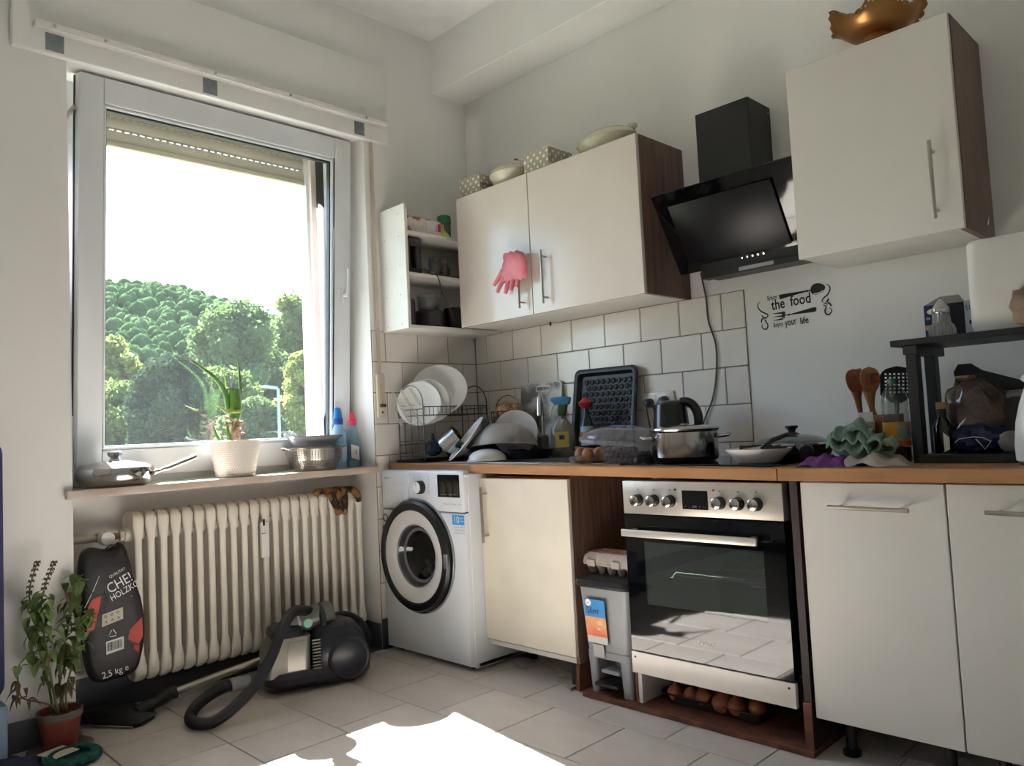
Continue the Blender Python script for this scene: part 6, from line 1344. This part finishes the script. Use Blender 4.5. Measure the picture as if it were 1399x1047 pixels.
# ------------------------------------------------------------------ basil in a terracotta-coloured pot
BX, BY = .088, -2.048
ba = thing('basil_plant', 'leggy potted basil in a reddish plastic pot on the floor', 'potted plant', (BX, BY, .006))
M = T(BX, BY, .006)
TERR = mat('red_brown_pot', '#8a4234', .45, col2='#7a382c', ns=5)
pt = part(ba, 'pot', MB(M).lathe([(0, 0), (.048, 0), (.05, .004), (.064, .10), (.068, .104), (.068, .122), (.064, .122), (.06, .10), (.046, .01), (0, .008)], 36), TERR)
part(pt, 'rim_liner', MB(M).lathe([(.069, .10), (.071, .124), (.068, .126)], 36), clear('film_liner', '#c9c2bc', .2, body=.4, bcol='#8f8780'))
part(ba, 'soil', MB(M).lathe([(0, .108), (.03, .104), (.062, .098)], 24), mat('dark_soil', '#33241c', .95, bump=.6))
GSTEM = mat('green_stem', '#5e6a3c', .6); BSTEM = mat('brown_stem', '#6b4f36', .7)
BLF = mat('basil_leaf', '#84985c', .5, col2='#657d45', ns=20, rand=.25); DLF = mat('dry_leaf', '#7a6446', .8, col2='#5f4c36', ns=20, rand=.2)
def leaf_mesh(nm, m, L=.036, W=.02, curl=.35, fold=.25):
    mb = MB(); rows_ = 6
    def f(u, v):
        w = W * math.sin(PI * min(v ** .8, 1)) * .5; s = (u - .5) * 2
        return (s * w, L * v, fold * abs(s) * w - curl * L * v * v)
    mb.grid(f, 4, rows_); return mesh_from(nm, mb, m, Matrix(), 60)
LM_ = [leaf_mesh('leaf', BLF), leaf_mesh('leaf', BLF, .042, .025, .7, .3), leaf_mesh('leaf', BLF, .028, .015, .2, .5), leaf_mesh('leaf', BLF, .035, .022, 1.0, .2)]
DM_ = [leaf_mesh('dry_leaf', DLF, .03, .014, 1.2, .9), leaf_mesh('dry_leaf', DLF, .036, .018, .8, .8)]
rb_ = random.Random(11)
def add_leaf(p, az, el, dry=False, s=1.0):
    me = rb_.choice(DM_ if dry else LM_); o = bpy.data.objects.new('dry_leaf' if dry else 'leaf', me); COL.objects.link(o); o.parent = ba
    o.matrix_local = RM[ba.name].inverted() @ T(*p) @ R(math.degrees(az), 'Z') @ R(el, 'X') @ Matrix.Scale(s, 4)
def stem(pts, r0, m, nm='stem'):
    p = spline(pts, 6); part(ba, nm, MB().tube(p, [r0 * (1 - .5 * i / len(p)) for i in range(len(p))], 6), m); return p
def bp(px, py, x): return PX(px, py, 'x', x)
base_ = [V((BX + dx, BY + dy, .108)) for dx, dy in ((0, -.02), (.01, -.005), (-.01, .01), (.01, .02), (0, .0))]
s1 = stem([base_[0], bp(68, 945, .085), bp(58, 900, .085), bp(48, 850, .08), bp(40, 810, .08), bp(51, 769, .08)], .0045, GSTEM)
s2 = stem([base_[1], bp(72, 940, .10), bp(64, 890, .10), bp(57, 840, .10), bp(60, 805, .10), bp(74, 769, .10)], .0045, GSTEM)
s3 = stem([base_[2], bp(82, 940, .075), bp(84, 905, .07), bp(92, 860, .07), bp(98, 820, .06), bp(108, 785, .05)], .0045, GSTEM)
s4 = stem([base_[3], bp(90, 945, .10), bp(97, 915, .10), bp(104, 885, .11), bp(115, 850, .11), bp(120, 835, .11)], .004, GSTEM)
s5 = stem([base_[4], bp(70, 965, .12), bp(55, 960, .13), bp(35, 956, .13), bp(27, 948, .12), bp(24, 920, .12), bp(27, 908, .12)], .0035, BSTEM)
s6 = stem([base_[3], bp(85, 950, .13), bp(95, 938, .14), bp(103, 925, .14)], .003, BSTEM)
def foliate(p, lo, hi, n, spread, dry=0, smin=.8, smax=1.25, k=1.0):
    for i in range(n):
        t = lo + (hi - lo) * (i + rb_.random()) / n; q = p[min(int(t * (len(p) - 1)), len(p) - 1)]
        add_leaf(q + V((rb_.uniform(-1, 1), rb_.uniform(-1, 1), rb_.uniform(-.6, .6))) * spread, rb_.uniform(0, 6.28), rb_.uniform(-50, 25), rb_.random() < dry, rb_.uniform(smin, smax) * k)
foliate(s1, .40, .80, 44, .024, k=1.1); foliate(s2, .40, .80, 52, .026, k=1.1); foliate(s3, .42, 1.0, 72, .028, .06, k=1.1); foliate(s4, .45, 1.0, 54, .028, .05, k=1.1)
foliate(s1, .25, .45, 8, .018, .7); foliate(s3, .2, .45, 12, .02, .8); foliate(s4, .2, .5, 10, .02, .6); foliate(s5, .55, .8, 12, .016, 1.0); foliate(s5, .86, 1, 6, .012); foliate(s6, .3, 1, 10, .012, 1.0, .5, .8)
fb = MB()
for s in (s1, s2):
    for i in range(int(len(s) * .80), len(s)):
        for k in range(4):
            a = k * PI / 2 + i; q = s[i]; fb.tube([q, q + V((.008 * math.cos(a), .008 * math.sin(a), .003)), q + V((.010 * math.cos(a), .010 * math.sin(a), -.003))], [.0012, .004, .0015], 5)
part(ba, 'flower_spike', fb, mat('dry_flower', '#5e4a38', .8))
foliate(s1, .80, 1, 8, .004, .6, .25, .4); foliate(s2, .80, 1, 8, .004, .6, .25, .4)
solo('saucer_film', MB(T(BX, BY, 0)).lathe([(0, .0008), (.05, .001), (.078, .002), (.10, .006), (.098, .007), (.0, .004)], 28), clear('saucer_film', '#b9b4ae', .2, body=.5, bcol='#8d8880'), 'crumpled grey plastic film under the basil pot', 'plastic film')
# crocheted mat, cloth and blue things at the frame's edge
TEAL = mat('teal_yarn', '#2f6b60', .95, col2='#214f48', ns=60, bump=.6)
cm = thing('crochet_mat', 'round teal crocheted mat on the floor in front of the basil pot', 'mat', (.245, -2.055, 0))
mb = MB()
for i in range(46):
    a = 2 * PI * i / 46
    mb.ball((.245 + .075 * math.cos(a), -2.055 + .075 * math.sin(a), .016), (.013, .013, .013), 8, 6); mb.ball((.245 + .062 * math.cos(a + .07), -2.055 + .062 * math.sin(a + .07), .024), (.010, .010, .010), 8, 6)
part(cm, 'crocheted_edge', mb, TEAL); part(cm, 'mat', MB(T(.245, -2.055, 0)).lathe([(0, .010), (.07, .012), (.072, 0), (0, 0)], 32), TEAL)
solo('paper_note', MB(T(.20, -2.085, .0265) @ R(18, 'Z')).bb(-.045, .045, -.04, .045, 0, .002, .0006, 1), mat('cream_paper', '#d3ccba', .8), 'folded cream paper lying on the teal crocheted mat', 'paper')
solo('navy_cloth', MB(T(.17, -2.22, 0)).ball((0, 0, 0), (.12, .10, .03), 24, 12, lambda d: 1 + .12 * math.sin(7 * d.x + 4 * d.y)), mat('navy_fabric', '#343a55', .9, ns=20, bump=.3), 'navy blue cloth lying on the floor beside the basil pot', 'cloth')
px0 = PX(9, 1000, 'x', .08)
solo('blue_carton', MB(T(.06, px0.y - .085, .002)).bb(-.04, .05, -.09, .085, 0, .19, .012, 2), mat('light_blue_plastic2', '#8fa6c4', .5), 'light blue plastic tub against the window wall', 'tub')
px1 = PX(4, 830, 'x', .045)
solo('ironing_board', MB(frame((.014, px1.y - .062, .0), (0, 1, 0), (.0, .03, 1))).prism([(p[0], p[1]) for p in rrect(-.065, .065, .195, 1.05, .05, 0)], 0, .03), mat('navy_cover', '#3d456b', .85, ns=6), 'tall narrow navy blue padded board against the window wall', 'board')
# ------------------------------------------------------------------ outdoors
GZ = -6.0
gnd = solo('ground', MB().box(-900, -.9, -700, 900, GZ - .5, GZ), mat('meadow', '#5c6347', .95, col2='#4b5439', ns=.05, nd=6), 'green meadow below the window', 'ground', kind='structure', smooth=0, loc=(0, 0, GZ))
def quads(C, S, rng, aniso=1.0):
    n = len(C); a = rng.normal(size=(n, 3)); a /= np.linalg.norm(a, axis=1)[:, None]; b = rng.normal(size=(n, 3)); b -= a * (a * b).sum(1)[:, None]; b /= np.linalg.norm(b, axis=1)[:, None]
    s = S * rng.uniform(.6, 1.3, size=(n, 1)); a, b = a * s, b * s * .75
    v = np.stack([C - a, C - b * .8, C + a, C + b * .8], 1).reshape(-1, 3)
    return v
def add_quads(name, v, m, parent, loc):
    n = len(v) // 4; me = bpy.data.meshes.new(name); me.vertices.add(n * 4); me.vertices.foreach_set('co', (v - np.array(loc)).ravel())
    me.loops.add(n * 4); me.loops.foreach_set('vertex_index', np.arange(n * 4, dtype=np.int32)); me.polygons.add(n); me.polygons.foreach_set('loop_start', np.arange(0, n * 4, 4, dtype=np.int32)); me.polygons.foreach_set('loop_total', np.full(n, 4, dtype=np.int32))
    me.update(); me.validate(); me.materials.append(m); o = bpy.data.objects.new(name, me); COL.objects.link(o); o.parent = parent; return o
BARK = mat('bark', '#4a4038', .9, ns=3, bump=.4)
def tree(nm, lab, px, ytop, hw, X, m, seed, nleaf=9000, lsize=.16, nb=44, ybot=640, cone=False, core=None):
    rng = np.random.default_rng(seed); top = PX(px, ytop, 'x', X); bot = PX(px, ybot, 'x', X); w = (PX(px + hw, ytop, 'x', X) - top).y
    w = abs(w); H = top.z - bot.z; loc = (X, top.y, GZ); t = thing(nm, lab, 'tree', loc, 0, 'trees outside the window')
    blobs = []
    for i in range(nb):
        k = rng.uniform(0, 1); a = rng.uniform(0, 2 * PI); prof = (1 - k) ** .7 if cone else math.sqrt(max(1 - (1.7 * k - .75) ** 2, .05)); rr = w * prof * math.sqrt(rng.uniform(.15, 1)) * .85
        br_ = w * rng.uniform(.15, .30); blobs.append((X + rr * math.cos(a), top.y + rr * math.sin(a), bot.z + .1 * H + k * (H * .9 - br_), br_))
    blobs.append((X, top.y, top.z - w * .32, w * .32)); blobs.append((X, top.y, bot.z + H * .45, w * .55))
    B = np.array(blobs); pick = rng.choice(len(B), nleaf, p=B[:, 3] ** 2 / (B[:, 3] ** 2).sum()); d = rng.normal(size=(nleaf, 3)); d /= np.linalg.norm(d, axis=1)[:, None]
    C = B[pick, :3] + d * (B[pick, 3] * rng.uniform(.7, 1.28, nleaf))[:, None]
    add_quads('crown', quads(C, lsize, rng), m, t, loc)
    mb = MB()
    for b in blobs: mb.ball(b[:3], b[3] * .74, 10, 7)
    part(t, 'crown_mass', mb, core or m, smooth=60)
    part(t, 'trunk', MB().tube([(X, top.y, GZ), (X + .2, top.y + .1, (GZ + top.z) / 2), (X, top.y, top.z - w * .3)], [w * .09, w * .07, w * .03], 8), BARK)
LG = leafmat('linden_leaf', '#76864f', '#586b3c', .4); YG = leafmat('yellow_green_leaf', '#949b58', '#727f46', .45); DG = leafmat('pine_needles', '#43553f', '#304130', .2); MG = leafmat('maple_leaf', '#6a7d50', '#4c613c', .4); BG = leafmat('hill_forest_leaf', '#4d6340', '#385030', .2, .05)
tree('linden_tree', 'yellow-green tree at the window frame outside', 150, 462, 58, -45, YG, 1, 16000, .17)
tree('linden_tree', 'round mid-green tree below the yellow-green tree outside', 158, 522, 64, -34, LG, 2, 16000, .13)
tree('pine_tree', 'dark pine tree behind the aloe outside', 236, 488, 62, -30, DG, 3, 18000, .11)
tree('maple_tree', 'tall leafy green tree behind the aloe outside', 330, 412, 74, -46, MG, 4, 24000, .17, 60)
tree('maple_tree', 'tall green tree at the outer window reveal', 408, 402, 62, -52, LG, 5, 22000, .18, 54)
tree('linden_tree', 'bushy yellow-green tree beside the street lamp outside', 416, 482, 36, -26, YG, 6, 14000, .10)
tree('maple_tree', 'low green tree under the tall leafy tree outside', 306, 505, 62, -38, LG, 7, 16000, .14)
tree('linden_tree', 'low bushy tree behind the colander outside', 350, 545, 46, -20, MG, 8, 14000, .075)
tree('linden_tree', 'small tree seen in the gap beside the tilted sash', 92, 440, 40, -60, YG, 9, 9000, .2)
# forested hill
hill = thing('forest_hill', 'forested hill rising behind the trees outside', 'hill', (-420, 150, GZ))
rid = [(40, 406), (100, 403), (140, 402), (200, 408), (250, 421), (300, 436), (345, 446), (420, 458), (500, 470)]
RY = [PX(a, b, 'x', -520) for a, b in rid]; yk = [p.y for p in RY]; zk = [p.z - 4 for p in RY]
def hz(x, y):
    top = np.interp(y, yk, zk); t = min(max((-x - 130) / 390, 0), 1); t = t * t * (3 - 2 * t)
    return GZ + (top - GZ) * t + 3 * math.sin(x * .03 + y * .02) * t
y0_, y1_ = yk[0] - 260, yk[-1] + 200
def hf(u, v):
    x = -120 - 480 * u; y = y0_ + (y1_ - y0_) * v; return (x, y, hz(x, y) if u < .84 else hz(x, y) - (u - .84) * 120)
part(hill, 'slope', MB().grid(hf, 40, 50), BG, smooth=60)
rng = np.random.default_rng(5); allq = []; mb = MB(); ico = []
for j in range(6):
    for i in range(10):
        ph = PI * (j + .0) / 5; th = 2 * PI * i / 10; ico.append((math.sin(ph) * math.cos(th), math.sin(ph) * math.sin(th), math.cos(ph)))
ico = np.array(ico); fc = [(j * 10 + i, j * 10 + (i + 1) % 10, (j + 1) * 10 + (i + 1) % 10, (j + 1) * 10 + i) for j in range(5) for i in range(10)]
vs_, fs_ = [], []; nlump = 3600
Cs = []
for k in range(nlump):
    x = -150 - 380 * rng.random(); y = yk[0] - 60 + (yk[-1] - yk[0] + 120) * rng.random() * 1.0; r = rng.uniform(2.0, 4.2); z = hz(x, y) + r * .6
    w = ico * (r * rng.uniform(.85, 1.2, size=(len(ico), 1))) * np.array([1, 1, 1.15]); vs_.append(w + np.array([x, y, z])); fs_ += [tuple(q + k * len(ico) for q in f_) for f_ in fc]; Cs.append((x, y, z, r))
me = bpy.data.meshes.new('forest_canopy'); me.from_pydata((np.concatenate(vs_) - np.array([-420, 150, GZ])).tolist(), [], fs_); me.update(); me.polygons.foreach_set('use_smooth', [True] * len(me.polygons)); me.materials.append(BG)
o = bpy.data.objects.new('forest_canopy', me); COL.objects.link(o); o.parent = hill; o['kind'] = 'stuff'
Cs = np.array(Cs); n = 130000; pick = rng.integers(0, len(Cs), n); d = rng.normal(size=(n, 3)); d /= np.linalg.norm(d, axis=1)[:, None]
o = add_quads('forest_leaves', quads(Cs[pick, :3] + d * Cs[pick, 3:4] * rng.uniform(.95, 1.2, size=(n, 1)), .62, rng), BG, hill, (-420, 150, GZ)); o['kind'] = 'stuff'
# street lamp
lp = PX(380, 531, 'x', -17); la = thing('street_lamp', 'grey street lamp post standing among the trees outside', 'street lamp', (-17, lp.y, GZ)); LMt = mat('lamp_grey', '#9aa39f', .5)
part(la, 'post', MB().tube([(-17, lp.y, GZ), (-17, lp.y, lp.z)], [.07, .04], 10), LMt); part(la, 'lamp_head', MB().loft([[(-17.05, lp.y - .03, lp.z - .03), (-16.95, lp.y - .03, lp.z - .03), (-16.95, lp.y - .03, lp.z + .05), (-17.05, lp.y - .03, lp.z + .05)], [(-17.12, lp.y - .45, lp.z + .02), (-16.88, lp.y - .45, lp.z + .02), (-16.88, lp.y - .45, lp.z + .09), (-17.12, lp.y - .45, lp.z + .09)]]), LMt)
